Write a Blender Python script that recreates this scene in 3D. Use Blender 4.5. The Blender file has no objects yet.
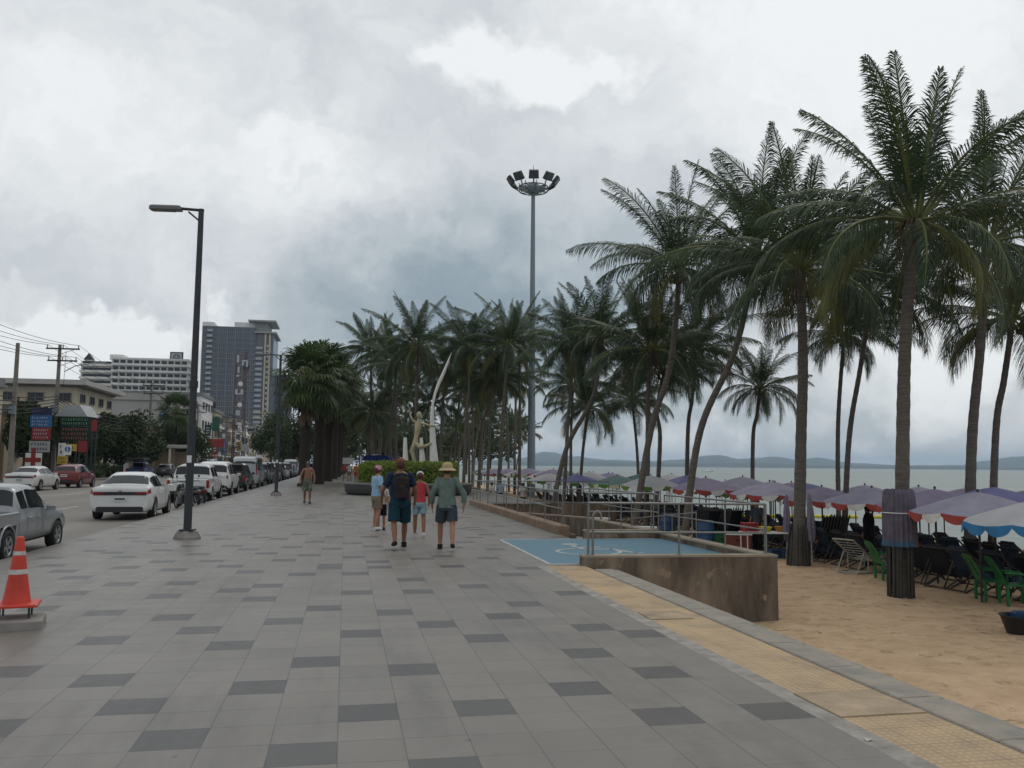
import bpy, bmesh, math, random
from mathutils import Vector, Matrix, noise, Quaternion
R = math.radians
random.seed(7)
SC = bpy.context.scene
COL = SC.collection
# ---------------------------------------------------------------- camera
FPX, PITCH, YAW, ROLL, HC = 867.0, 0.09277, 0.18853, 0.0093, 1.693
_F = Vector((math.sin(YAW)*math.cos(PITCH), math.cos(YAW)*math.cos(PITCH), math.sin(PITCH)))
_R0 = Vector((math.cos(YAW), -math.sin(YAW), 0)); _U0 = _R0.cross(_F)
_RR = _R0*math.cos(ROLL) + _U0*math.sin(ROLL); _UU = -_R0*math.sin(ROLL) + _U0*math.cos(ROLL)
cam_d = bpy.data.cameras.new('camera'); cam = bpy.data.objects.new('camera', cam_d); COL.objects.link(cam)
M = Matrix((( _RR.x, _UU.x, -_F.x, 0), (_RR.y, _UU.y, -_F.y, 0), (_RR.z, _UU.z, -_F.z, HC), (0, 0, 0, 1)))
cam.matrix_world = M
cam_d.sensor_width = 36; cam_d.lens = FPX/1024*36; cam_d.clip_start = .1; cam_d.clip_end = 60000
SC.camera = cam
def ray(px, py): return (_F*FPX + _RR*(px-512) + _UU*(384-py)).normalized()
def gp(px, py, z=0.0):
    "the place in the world, at height z, that was measured at this spot of the photo"
    d = ray(px, py); t = (z-HC)/d.z
    return Vector((d.x*t, d.y*t, z))
def at(px, py, D):
    "the place in the world measured there, D metres ahead"
    d = ray(px, py); h = d.x*math.sin(YAW)+d.y*math.cos(YAW); t = D/h
    return Vector((d.x*t, d.y*t, HC+d.z*t))
def azel(px, py):
    d = ray(px, py); return math.atan2(d.x, d.y), math.asin(d.z)
# ---------------------------------------------------------------- sand height
def sm(a, b, x):
    t = max(0, min(1, (x-a)/(b-a))); return t*t*(3-2*t)
def sand_z(x, y):
    z = -1.0 - 1.5*sm(13, 33, x) - .4*max(0, (x-30)/20)
    z += .05*noise.noise(Vector((x*.35, y*.35, 3))) + .018*noise.noise(Vector((x*1.4, y*1.4, 7)))
    return z
# ---------------------------------------------------------------- mesh builder
class MB:
    def __init__(s): s.v = []; s.f = []; s.m = []; s.sm = []
    def add(s, vs, fs, mi=0, smooth=False):
        b = len(s.v); s.v += [tuple(v) for v in vs]
        for f in fs: s.f.append(tuple(b+i for i in f)); s.m.append(mi); s.sm.append(smooth)
    def quad(s, a, b, c, d, mi=0): s.add([a, b, c, d], [(0, 1, 2, 3)], mi)
    def box(s, cx, cy, cz, sx, sy, sz, mi=0, rz=0, T=None, taper=1):
        vs = []
        for z in (-1, 1):
            k = taper if z > 0 else 1
            for x, y in ((-1, -1), (1, -1), (1, 1), (-1, 1)):
                vs.append(Vector((x*sx/2*k, y*sy/2*k, z*sz/2)))
        if rz: q = Matrix.Rotation(rz, 3, 'Z'); vs = [q@v for v in vs]
        if T is not None: vs = [T@v for v in vs]
        vs = [v+Vector((cx, cy, cz)) for v in vs]
        s.add(vs, [(3, 2, 1, 0), (4, 5, 6, 7), (0, 1, 5, 4), (1, 2, 6, 5), (2, 3, 7, 6), (3, 0, 4, 7)], mi)
    def bbox(s, cx, cy, cz, sx, sy, sz, b=.02, mi=0, rz=0):
        "a box with its vertical and top edges chamfered"
        vs = []; hx, hy = sx/2, sy/2
        def ring(z, k):
            x, y = hx-k, hy-k
            return [(-x+b, -y, z), (x-b, -y, z), (x, -y+b, z), (x, y-b, z), (x-b, y, z), (-x+b, y, z), (-x, y-b, z), (-x, -y+b, z)]
        for z, k in ((-sz/2, 0), (sz/2-b, 0), (sz/2, b)): vs += [Vector(p) for p in ring(z, k)]
        if rz: q = Matrix.Rotation(rz, 3, 'Z'); vs = [q@v for v in vs]
        vs = [v+Vector((cx, cy, cz)) for v in vs]
        fs = [tuple(reversed(range(8))), tuple(range(16, 24))]
        for r in (0, 8):
            for i in range(8): fs.append((r+i, r+(i+1) % 8, r+8+(i+1) % 8, r+8+i))
        s.add(vs, fs, mi)
    def tube(s, pts, rad, n=8, mi=0, cap=True, smooth=True):
        pts = [Vector(p) for p in pts]
        if not isinstance(rad, (list, tuple)): rad = [rad]*len(pts)
        vs = []; fs = []; up = None
        for i, p in enumerate(pts):
            d = (pts[min(i+1, len(pts)-1)]-pts[max(i-1, 0)])
            if d.length < 1e-9: d = Vector((0, 0, 1))
            d.normalize()
            if up is None: up = Vector((1, 0, 0)) if abs(d.x) < .9 else Vector((0, 1, 0))
            a = (up - d*up.dot(d)).normalized(); b = d.cross(a); up = a
            for k in range(n):
                t = 2*math.pi*k/n; vs.append(p+(a*math.cos(t)+b*math.sin(t))*rad[i])
        for i in range(len(pts)-1):
            for k in range(n):
                fs.append((i*n+k, i*n+(k+1) % n, (i+1)*n+(k+1) % n, (i+1)*n+k))
        s.add(vs, fs, mi, smooth)
        if cap:
            s.add(vs[:n], [tuple(reversed(range(n)))], mi); s.add(vs[-n:], [tuple(range(n))], mi)
    def lathe(s, prof, n=24, mi=0, c=(0, 0, 0), T=None, smooth=True, cap=True):
        vs = []; fs = []
        for r, z in prof:
            for k in range(n):
                t = 2*math.pi*k/n; v = Vector((r*math.cos(t), r*math.sin(t), z))
                if T is not None: v = T@v
                vs.append(v+Vector(c))
        for i in range(len(prof)-1):
            for k in range(n): fs.append((i*n+k, i*n+(k+1) % n, (i+1)*n+(k+1) % n, (i+1)*n+k))
        s.add(vs, fs, mi, smooth)
        if cap:
            s.add(vs[:n], [tuple(reversed(range(n)))], mi); s.add(vs[-n:], [tuple(range(n))], mi)
    def prism(s, poly, y0, y1, mi=0, T=None):
        "poly in x,z pushed along y"
        n = len(poly); vs = [Vector((x, y0, z)) for x, z in poly]+[Vector((x, y1, z)) for x, z in poly]
        if T is not None: vs = [T@v for v in vs]
        fs = [tuple(range(n)), tuple(reversed(range(n, 2*n)))]+[(i, n+i, n+(i+1) % n, (i+1) % n) for i in range(n)]
        s.add(vs, fs, mi)
    def mesh(s, name, mats):
        me = bpy.data.meshes.new(name); me.from_pydata(s.v, [], s.f)
        for m in (mats if isinstance(mats, (list, tuple)) else [mats]): me.materials.append(m)
        if len(me.polygons) == len(s.m):
            me.polygons.foreach_set('material_index', s.m); me.polygons.foreach_set('use_smooth', s.sm)
        me.update(); return me
    def build(s, name, mats, parent=None, label=None, loc=None, rz=0):
        o = bpy.data.objects.new(name, s.mesh(name, mats)); COL.objects.link(o)
        if parent is not None: o.parent = parent
        if loc is not None: o.location = loc
        if rz: o.rotation_euler.z = rz
        if label: o['label'] = label
        return o
def thing(name, label, cat, loc=(0, 0, 0), rz=0, group=None):
    o = bpy.data.objects.new(name, None); COL.objects.link(o); o.empty_display_size = .2
    o.location = loc; o.rotation_euler = (0, 0, rz); o['label'] = label; o['category'] = cat
    if group: o['group'] = group
    return o
def tag(o, label, cat, group=None):
    o['label'] = label; o['category'] = cat
    if group: o['group'] = group
    return o
def struct(o): o['kind'] = 'structure'; return o
KIDS = {}
def copy_tree(o, loc=None, rz=None, label=None, scale=None, group=None, parent=None, mats=None):
    c = o.copy(); COL.objects.link(c)
    if parent is not None: c.parent = parent
    if loc is not None: c.location = loc
    if rz is not None: c.rotation_euler.z = rz
    if scale is not None: c.scale = (scale,)*3
    if label: c['label'] = label
    if group: c['group'] = group
    for ch in [k for k in KIDS.get(o.name, [])]: copy_tree(ch, parent=c)
    return c
def reg(o):
    "remember the children of a finished thing so that copies are quick"
    def rec(x):
        ks = [k for k in COL.objects if k.parent == x]
        KIDS[x.name] = ks
        for k in ks: rec(k)
    rec(o); return o
# ---------------------------------------------------------------- materials
def mat(name, col, rough=.7, var=.12, scale=3, metal=0, bump=0, bscale=None, col2=None, spec=.4, streak=None, transl=0, alpha=1, emit=None):
    m = bpy.data.materials.new(name); m.use_nodes = True; nt = m.node_tree; N = nt.nodes; L = nt.links
    b = N['Principled BSDF']; b.inputs['Roughness'].default_value = rough; b.inputs['Metallic'].default_value = metal
    b.inputs['Specular IOR Level'].default_value = spec
    tc = N.new('ShaderNodeTexCoord'); vec = tc.outputs['Object']
    if streak:
        mp = N.new('ShaderNodeMapping'); mp.inputs['Scale'].default_value = streak; L.new(vec, mp.inputs[0]); vec = mp.outputs[0]
    nz = N.new('ShaderNodeTexNoise'); nz.inputs['Scale'].default_value = scale; nz.inputs['Detail'].default_value = 6; nz.inputs['Roughness'].default_value = .62
    L.new(vec, nz.inputs['Vector'])
    cr = N.new('ShaderNodeValToRGB'); cr.color_ramp.elements[0].position = .3; cr.color_ramp.elements[1].position = .7
    c2 = col2 or tuple(min(1, c*(1+var)) for c in col); c1 = col if col2 else tuple(c*(1-var) for c in col)
    cr.color_ramp.elements[0].color = (*c1, 1); cr.color_ramp.elements[1].color = (*c2, 1)
    L.new(nz.outputs['Fac'], cr.inputs[0]); L.new(cr.outputs[0], b.inputs['Base Color'])
    if bump:
        n2 = N.new('ShaderNodeTexNoise'); n2.inputs['Scale'].default_value = bscale or scale*8; n2.inputs['Detail'].default_value = 5
        L.new(tc.outputs['Object'], n2.inputs['Vector'])
        bp = N.new('ShaderNodeBump'); bp.inputs['Strength'].default_value = bump; bp.inputs['Distance'].default_value = .02
        L.new(n2.outputs['Fac'], bp.inputs['Height']); L.new(bp.outputs[0], b.inputs['Normal'])
    if transl:
        tr = N.new('ShaderNodeBsdfTranslucent'); L.new(cr.outputs[0], tr.inputs[0]); mx = N.new('ShaderNodeMixShader'); mx.inputs[0].default_value = transl
        L.new(b.outputs[0], mx.inputs[1]); L.new(tr.outputs[0], mx.inputs[2]); L.new(mx.outputs[0], N['Material Output'].inputs[0])
    return m
def node(N, t, **k):
    n = N.new(t)
    for a, b in k.items(): setattr(n, a, b)
    return n
def math_n(nt, op, a, b=None, clamp=False):
    n = nt.nodes.new('ShaderNodeMath'); n.operation = op; n.use_clamp = clamp
    for i, x in enumerate((a, b)):
        if x is None: continue
        if isinstance(x, (int, float)): n.inputs[i].default_value = x
        else: nt.links.new(x, n.inputs[i])
    return n.outputs[0]

steel = mat('brushed steel', (.22, .22, .21), .45, .1, 20, .75)
dark_metal = mat('dark painted metal', (.035, .038, .042), .5, .2, 8)
galv = mat('galvanised metal', (.20, .24, .26), .5, .1, 4, .3)
concrete = mat('concrete', (.24, .22, .20), .9, .25, 2, bump=.4)
pole_con = mat('pole concrete', (.20, .18, .16), .9, .2, 2, bump=.3)
grey_kerb = mat('kerb stone', (.20, .19, .17), .85, .3, 3.5, col2=(.33, .29, .235), bump=.5, bscale=40)
red_kerb = mat('brown rendered kerb', (.22, .15, .10), .85, .25, 2, bump=.3)
cream_p = mat('cream paint', (.52, .47, .36), .8, .12, .5, streak=(1, 1, .25))
white_p = mat('white render', (.72, .72, .70), .8, .1, .4, streak=(1, 1, .2))
grey_p = mat('grey render', (.36, .35, .34), .85, .12, .3, streak=(1, 1, .2))
tan_p = mat('tan render', (.36, .29, .21), .85, .15, .4, streak=(1, 1, .25))
beige_p = mat('beige concrete', (.45, .42, .34), .85, .12, .4, streak=(1, 1, .25))
glass_d = mat('dark window glass', (.012, .014, .017), .1, .2, .5, spec=.45)
glass_b = mat('blue grey curtain glass', (.075, .10, .135), .2, .35, .25, spec=.8)
tyre_m = mat('tyre rubber', (.018, .018, .018), .85, .2, 12)
rim_m = mat('alloy rim', (.35, .35, .36), .35, .1, 5, .8)
black_pl = mat('black plastic', (.02, .02, .022), .55, .2, 6)
tail_m = mat('tail lamp red plastic', (.30, .015, .012), .2, .2, 8)
head_m = mat('headlamp lens', (.6, .6, .6), .15, .1, 8)
plate_m = mat('number plate', (.6, .6, .58), .5, .05, 10)
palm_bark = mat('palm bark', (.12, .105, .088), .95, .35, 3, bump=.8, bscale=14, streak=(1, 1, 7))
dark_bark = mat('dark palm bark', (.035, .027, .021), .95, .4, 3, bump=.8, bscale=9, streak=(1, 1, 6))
tree_bark = mat('tree bark', (.07, .055, .04), .95, .3, 4, bump=.6)
leaf_palm = mat('coconut leaflet', (.030, .056, .028), .45, .4, .9, col2=(.075, .108, .048), spec=.35, transl=.18)
leaf_mid = mat('coconut midrib', (.13, .15, .05), .6, .2, 2)
leaf_old = mat('yellowing leaflet', (.12, .12, .03), .6, .3, 1, transl=.2)
leaf_dead = mat('dry brown frond', (.10, .07, .04), .8, .3, 2)
leaf_fan = mat('fan palm leaf', (.035, .065, .022), .55, .4, .9, col2=(.085, .12, .04), spec=.3, transl=.2)
leaf_tree = mat('broadleaf foliage', (.028, .046, .020), .6, .4, .7, col2=(.07, .10, .035), spec=.3, transl=.15)
leaf_hedge = mat('hedge foliage', (.10, .15, .02), .55, .4, 1.5, col2=(.27, .33, .06), spec=.3, transl=.2)
nut_m = mat('green coconut', (.10, .11, .03), .5, .2, 5)
wood_m = mat('grey weathered wood', (.12, .10, .085), .85, .3, 4, streak=(8, 1, 1))
skin_m = mat('skin', (.36, .18, .115), .55, .06, 10)
skin_t = mat('tanned skin', (.24, .11, .065), .5, .08, 10)
red_pl = mat('red orange plastic', (.52, .045, .025), .45, .15, 5)
white_pl = mat('white plastic', (.68, .68, .66), .5, .06, 5)
green_pl = mat('green plastic', (.015, .17, .05), .4, .15, 5)
blue_pl = mat('blue plastic', (.018, .06, .15), .4, .15, 5)
yellow_pl = mat('yellow plastic', (.60, .50, .03), .45, .1, 5)
# ---------------------------------------------------------------- world and sun
def build_world():
    w = bpy.data.worlds.new('World'); SC.world = w; w.use_nodes = True; nt = w.node_tree; N = nt.nodes; L = nt.links
    bg = N['Background']; tc = N.new('ShaderNodeTexCoord'); sx = N.new('ShaderNodeSeparateXYZ'); L.new(tc.outputs['Generated'], sx.inputs[0])
    az = math_n(nt, 'ARCTAN2', sx.outputs[0], sx.outputs[1]); el = math_n(nt, 'ARCSINE', sx.outputs[2])
    cx = N.new('ShaderNodeCombineXYZ'); L.new(az, cx.inputs[0]); L.new(el, cx.inputs[1])
    # turbulence that bends the cloud outlines
    nw = N.new('ShaderNodeTexNoise'); nw.inputs['Scale'].default_value = 5.0; nw.inputs['Detail'].default_value = 7; nw.inputs['Roughness'].default_value = .6
    L.new(tc.outputs['Generated'], nw.inputs['Vector'])
    s1 = node(N, 'ShaderNodeVectorMath', operation='SUBTRACT'); L.new(nw.outputs['Color'], s1.inputs[0]); s1.inputs[1].default_value = (.5, .5, .5)
    s2 = node(N, 'ShaderNodeVectorMath', operation='MULTIPLY'); L.new(s1.outputs[0], s2.inputs[0]); s2.inputs[1].default_value = (.36, .26, 0)
    s3 = node(N, 'ShaderNodeVectorMath', operation='ADD'); L.new(cx.outputs[0], s3.inputs[0]); L.new(s2.outputs[0], s3.inputs[1])
    nw2 = N.new('ShaderNodeTexNoise'); nw2.inputs['Scale'].default_value = 17.0; nw2.inputs['Detail'].default_value = 5; nw2.inputs['Roughness'].default_value = .55; L.new(tc.outputs['Generated'], nw2.inputs['Vector'])
    s4 = node(N, 'ShaderNodeVectorMath', operation='SUBTRACT'); L.new(nw2.outputs['Color'], s4.inputs[0]); s4.inputs[1].default_value = (.5, .5, .5)
    s5 = node(N, 'ShaderNodeVectorMath', operation='MULTIPLY'); L.new(s4.outputs[0], s5.inputs[0]); s5.inputs[1].default_value = (.11, .10, 0)
    s6 = node(N, 'ShaderNodeVectorMath', operation='ADD'); L.new(s3.outputs[0], s6.inputs[0]); L.new(s5.outputs[0], s6.inputs[1]); s3 = s6
    # soft masses of brighter and darker cloud: (where in the sky), half sizes in degrees, amount, edge
    blobs = [((120, 110), 20, 11, .16, 0), ((700, 60), 16, 9, .12, 0), ((940, 60), 15, 13, .34, 0), ((550, 62), 4.5, 2.6, .30, .6), ((620, 150), 16, 7, -.05, 0),
             ((315, 158), 3.5, 1.3, .12, .6), ((380, 200), 12, 6, .04, .3), ((430, 305), 12, 6, -.36, .25), ((570, 320), 13, 6, -.17, .2), ((760, 330), 9, 5, -.10, .3), ((130, 180), 18, 5, .12, .2), ((250, 60), 14, 3, -.07, .2),
             ((35, 345), 4.2, 2.8, .40, .75), ((95, 330), 2.4, 1.8, .25, .7), ((160, 342), 3, 1.2, .26, .6), ((15, 285), 3.5, 1.5, .14, .7), ((215, 300), 5, 2.5, .10, .4),
             ((690, 420), 13, 2.6, -.20, .4), ((930, 400), 13, 5.5, .20, .45), ((990, 330), 8, 4, .25, .5), ((640, 450), 14, 1.5, .22, .4), ((840, 428), 12, 1.5, -.18, .4), ((560, 250), 10, 5, -.10, .3), ((780, 240), 14, 7, .02, .2), ((860, 330), 6, 3, .12, .5)]
    acc = None
    for (px, py), hx, hy, amt, edge in blobs:
        a, e = azel(px, py)
        v1 = node(N, 'ShaderNodeVectorMath', operation='SUBTRACT'); L.new(s3.outputs[0], v1.inputs[0]); v1.inputs[1].default_value = (a, e, 0)
        v2 = node(N, 'ShaderNodeVectorMath', operation='MULTIPLY'); L.new(v1.outputs[0], v2.inputs[0]); v2.inputs[1].default_value = (1/R(hx), 1/R(hy), 0)
        ln = node(N, 'ShaderNodeVectorMath', operation='LENGTH'); L.new(v2.outputs[0], ln.inputs[0])
        mr = node(N, 'ShaderNodeMapRange', interpolation_type='SMOOTHSTEP'); L.new(ln.outputs['Value'], mr.inputs[0])
        mr.inputs[1].default_value = edge; mr.inputs[2].default_value = 1.35; mr.inputs[3].default_value = amt; mr.inputs[4].default_value = 0
        acc = mr.outputs[0] if acc is None else math_n(nt, 'ADD', acc, mr.outputs[0])
    # layered wisps
    mp = N.new('ShaderNodeMapping'); mp.inputs['Scale'].default_value = (1.6, 3.0, 1); L.new(s3.outputs[0], mp.inputs[0])
    n1 = N.new('ShaderNodeTexNoise'); n1.inputs['Scale'].default_value = 2.1; n1.inputs['Detail'].default_value = 9; n1.inputs['Roughness'].default_value = .62; L.new(mp.outputs[0], n1.inputs['Vector'])
    d1 = math_n(nt, 'MULTIPLY', math_n(nt, 'SUBTRACT', n1.outputs['Fac'], .5), .8)
    n3 = N.new('ShaderNodeTexNoise'); n3.inputs['Scale'].default_value = 1.2; n3.inputs['Detail'].default_value = 4; L.new(tc.outputs['Generated'], n3.inputs['Vector'])
    d3 = math_n(nt, 'MULTIPLY', math_n(nt, 'SUBTRACT', n3.outputs['Fac'], .5), .3)
    base = math_n(nt, 'ADD', math_n(nt, 'ADD', acc, d1), math_n(nt, 'ADD', d3, math_n(nt, 'ADD', .60, math_n(nt, 'MULTIPLY', sx.outputs[2], .22))))
    cr = N.new('ShaderNodeValToRGB'); L.new(base, cr.inputs[0]); e = cr.color_ramp.elements
    e[0].position = 0; e[0].color = (.19, .26, .32, 1); e[1].position = 1; e[1].color = (.88, .90, .90, 1)
    for p, c in ((.22, (.29, .355, .395, 1)), (.45, (.44, .49, .52, 1)), (.68, (.61, .64, .665, 1))):
        x = e.new(p); x.color = c
    sky = N.new('ShaderNodeTexSky'); sky.sky_type = 'NISHITA'; sky.sun_disc = False; sky.sun_elevation = R(52); sky.sun_rotation = SUN_AZ
    k = node(N, 'ShaderNodeVectorMath', operation='SCALE'); L.new(sky.outputs[0], k.inputs[0]); k.inputs['Scale'].default_value = .09
    mx = node(N, 'ShaderNodeMix', data_type='RGBA'); mx.inputs[0].default_value = .93; L.new(k.outputs[0], mx.inputs[6]); L.new(cr.outputs[0], mx.inputs[7])
    # Background strength stays in the sky range: the cloud colours are given as radiance / 0.1
    k2 = node(N, 'ShaderNodeVectorMath', operation='SCALE'); L.new(mx.outputs[2], k2.inputs[0]); k2.inputs['Scale'].default_value = 10
    L.new(k2.outputs[0], bg.inputs[0]); bg.inputs[1].default_value = .1
SUN_AZ = R(35)
build_world()
sun_d = bpy.data.lights.new('sun', 'SUN'); sun_d.energy = .6; sun_d.angle = R(18); sun_d.color = (1, .95, .88)
sun = bpy.data.objects.new('sun', sun_d); COL.objects.link(sun)
_e = R(52); _sd = Vector((math.sin(SUN_AZ)*math.cos(_e), math.cos(SUN_AZ)*math.cos(_e), math.sin(_e)))
sun.rotation_euler = _sd.to_track_quat('Z', 'Y').to_euler()
SC.view_settings.view_transform = 'Standard'; SC.view_settings.look = 'None'; SC.view_settings.gamma = 1; SC.view_settings.exposure = .07
SC.view_settings.use_curve_mapping = False
SC.cycles.max_bounces = 6; SC.cycles.diffuse_bounces = 3; SC.cycles.glossy_bounces = 2; SC.cycles.transmission_bounces = 3; SC.cycles.volume_bounces = 1; SC.cycles.transparent_max_bounces = 6
SC.cycles.use_denoising = True
def bp_(px, D, z=None):
    p = at(px, 500, D); p.z = sand_z(p.x, p.y) if z is None else z; return p
# ================================================================ PEOPLE
def skin_mesh(name, verts, edges, radii, mt, parent, sub=2, mirror=None):
    me = bpy.data.meshes.new(name); me.from_pydata([tuple(v) for v in verts], edges, []); o = bpy.data.objects.new(name, me); COL.objects.link(o)
    o.modifiers.new('s', 'SKIN'); 
    sv = me.skin_vertices[0].data
    for i, r in enumerate(radii): sv[i].radius = r if isinstance(r, tuple) else (r, r); sv[i].use_root = (i == 0)
    md = o.modifiers.new('u', 'SUBSURF'); md.levels = sub; md.render_levels = sub
    bpy.context.view_layer.update(); dg = bpy.context.evaluated_depsgraph_get(); me2 = bpy.data.meshes.new_from_object(o.evaluated_get(dg)); o.modifiers.clear(); o.data = me2
    me2.materials.clear(); me2.materials.append(mt)
    for p in me2.polygons: p.use_smooth = True
    o.parent = parent; return o
def figure(label, loc, rz, h=1.75, girth=1.0, skin=None, shirt=None, sleeve='short', shorts=None, long_legs=False, hair=None, hat=None, hat_m=None, shoe=None, step=(.0, .0), arms=((0, .05), (0, .05)), bag=None, female=False, bare=False, child=False, glasses=False, sock=None, shirt_low=.93, shortlen=.56, lean=0, group=None):
    skin = skin or skin_m; t = thing('person', label, 'person', loc, rz, group); k = h/1.75; g = girth
    sw = (.165 if female else .185)*(.92 if child else 1); hs = 1.15 if child else 1
    V = []; E = []; RD = []
    def v(x, y, z, r, par=None):
        V.append(Vector((x, y+lean*max(0, z-.95), z))*1.0); RD.append(r if isinstance(r, tuple) else (r, r)); i = len(V)-1
        if par is not None: E.append((par, i))
        return i
    pel = v(0, 0, .95, (.155*g, .12*g)); wa = v(0, 0, 1.10, ((.135 if female else .15)*g, .11*g), pel); ch = v(0, .005, 1.28, (.165*g, .12*g), wa); nb = v(0, -.005, 1.44, (.085, .07), ch); nk = v(0, .01, 1.50, .052, nb)
    jaw = v(0, .03, 1.56, (.06*hs, .07*hs), nk); hd = v(0, .015, 1.65, (.078*hs, .098*hs), jaw); tp = v(0, .005, 1.72, (.06*hs, .075*hs), hd)
    nose = v(0, .125*hs, 1.625, .012, hd)
    J = {}
    for s_, sd, (af, ab) in ((-1, 'l', arms[0]), (1, 'r', arms[1])):
        sh = v(s_*sw, 0, 1.40, .062*g**.5, nb); ex = s_*(sw+.07+af); el = v(ex, -.02+ab*.3, 1.14, .043, sh); wr = v(ex+s_*.0, .04+ab, .91, .028, el)
        kn = v(ex-s_*.005, .06+ab, .85, (.018, .036), wr)
        J[sd] = [V[sh].copy(), V[el].copy(), V[wr].copy()]
        for f, (dy, ln) in enumerate(((.032, .068), (.011, .08), (-.011, .075), (-.03, .058))):
            a = v(ex-s_*.004, .063+ab+dy, .82-.0, .0095, kn); b = v(ex-s_*.012, .07+ab+dy, .82-ln*.55, .009, a); c = v(ex-s_*.025, .068+ab+dy, .82-ln*.95, .007, b)
        th = v(ex-s_*.02, .10+ab, .865, .011, kn); v(ex-s_*.03, .115+ab, .825, .008, th)
        fwd = step[0 if s_ < 0 else 1]; lift = max(0, -fwd)*.35
        hp = v(s_*.095*g, 0, .86, .10*g, pel); kx = s_*(.10+.03*abs(fwd)*3); knee = v(kx, fwd*.45+.03+lift*.25, .49+lift*.06, .060, hp); cf = v(kx, fwd*.75-lift*.1, .30+lift*.35, .062, knee); an = v(kx, fwd-.02-lift*.3, .085+lift*.6, .035, cf)
        toe = v(kx+s_*.015, fwd+.11-lift*.2, .035+lift*.25, (.035, .028), an); heel = v(kx, fwd-.06-lift*.35, .04+lift*.75, .03, an)
        J['leg'+sd] = [V[hp].copy(), V[knee].copy(), V[cf].copy(), V[an].copy(), V[toe].copy(), V[heel].copy()]
    sc_ = [p*k for p in V]; body = skin_mesh('body', sc_, E, [(a*k, b*k) for a, b in RD], skin, t)
    def garment(name, pts, edges, mt, sub=2): return skin_mesh(name, [p*k for p, _ in pts], edges, [((r[0]*k, r[1]*k) if isinstance(r, tuple) else (r*k, r*k)) for _, r in pts], mt, t, sub)
    def L(z, y=0): return Vector((0, y+lean*max(0, z-.95), z))
    def loft(m, rings, n=16, cap=False):
        "rings: (centre, half width, half depth) stacked into a cloth tube with small folds"
        vs = []
        for i, (c, rx, ry) in enumerate(rings):
            for q in range(n):
                a = 2*math.pi*q/n; f_ = 1+.035*noise.noise(Vector((math.cos(a)*2.2, math.sin(a)*2.2, i*.7+loc[0]))); vs.append((c+Vector((rx*math.cos(a)*f_, ry*math.sin(a)*f_, 0)))*k)
        m.add(vs, [(i*n+q, i*n+(q+1) % n, (i+1)*n+(q+1) % n, (i+1)*n+q) for i in range(len(rings)-1) for q in range(n)], 0, True)
        inner = [v_*1.0 for v_ in vs]
    if shirt:
        m = MB(); hemx = (.178 if not female else .185)*g; low = shirt_low
        loft(m, [(L(low), hemx, .150*g), (L((low+1.10)/2), hemx*.97, .148*g), (L(1.10), (.155 if female else .170)*g, .135*g), (L(1.26), .180*g, .142*g), (L(1.36), .185*g**.5+.005, .130*g), (L(1.425, -.004), .165, .112), (L(1.462, -.003), .112, .094), (L(1.475, .0), .068, .066)])
        if sleeve != 'none':
            for sd in 'lr':
                sh, el, wr = J[sd]; a = sh+Vector((.0, 0, .03)); inw = Vector((-.05 if sh.x > 0 else .05, 0, .01))
                pts = [a+inw, a, sh.lerp(el, .35), sh.lerp(el, .72)]; rd_ = [.070, .078*g**.4, .075, .072]
                if sleeve == 'long': pts = [a+inw, a, sh.lerp(el, .5), el, el.lerp(wr, .5), el.lerp(wr, .8)]; rd_ = [.066, .074*g**.4, .068, .062, .056, .052]
                m.tube([p*k for p in pts], [r_*k for r_ in rd_], 12, cap=False)
        m.build('shirt', shirt, t)
    if shorts:
        m = MB(); loft(m, [(L(1.045), .156*g, .128*g), (L(.98), .172*g, .140*g), (L(.90), .185*g, .150*g), (L(.84), .190*g, .145*g), (L(.80), .185*g, .125*g)])
        for sd in ('legl', 'legr'):
            hp, kn, cf, an, to, he = J[sd]; q = (.86-shortlen)/(.86-.49)
            if long_legs: pts = [hp+Vector((0, 0, .03)), hp.lerp(kn, .5), kn, cf, an+Vector((0, 0, .02))]; rd_ = [.105*g, .105*g, .085, .08, .075]
            else: pts = [hp+Vector((0, 0, .03)), hp.lerp(kn, q*.5), hp.lerp(kn, q)]; rd_ = [.104*g, .108*g, .108*g]
            m.tube([p*k for p in pts], [r_*k for r_ in rd_], 14, cap=False)
        m.build('shorts' if not long_legs else 'trousers', shorts, t)
    for sd in ('legl', 'legr'):
        hp, kn, cf, an, to, he = J[sd]
        pts = [(an+Vector((0, 0, -.025)), (.052, .054)), (to+Vector((0, .05, .008)), (.054, .038)), (he+Vector((0, -.01, .005)), (.048, .042))]; garment('shoe', pts, [(0, 1), (0, 2)], shoe or black_pl, 1)
        if sock: pts = [(an+Vector((0, 0, .0)), .043), (an.lerp(cf, .3), .046)]; garment('sock', pts, [(0, 1)], sock, 1)
    top = (L(1.65, .015))*k; hr = hs*k
    def cap_part(name, prof, mt, n=20, tilt=0, off=(0, 0, 0), sx=1, sy=1.18):
        m = MB(); T = Matrix.Rotation(tilt, 3, 'X')@Matrix.Diagonal((sx, sy, 1)); m.lathe([(r*hr, z*hr) for r, z in prof], n, T=T, cap=False); return m.build(name, mt, t, loc=top+Vector(off)*hr)
    if hair: cap_part('hair', [(.05, -.10), (.088, -.06), (.094, .0), (.088, .05), (.06, .095), (.0, .108)], hair, tilt=R(14), off=(0, -.014, .005))
    if hat == 'straw': cap_part('hat', [(.19, -.045), (.16, -.015), (.112, .015), (.108, .06), (.095, .105), (.05, .122), (0, .125)], hat_m, 24, off=(0, 0, .02)); cap_part('hat_band', [(.1135, .018), (.112, .045)], tan_p, 24, off=(0, 0, .02))
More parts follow.
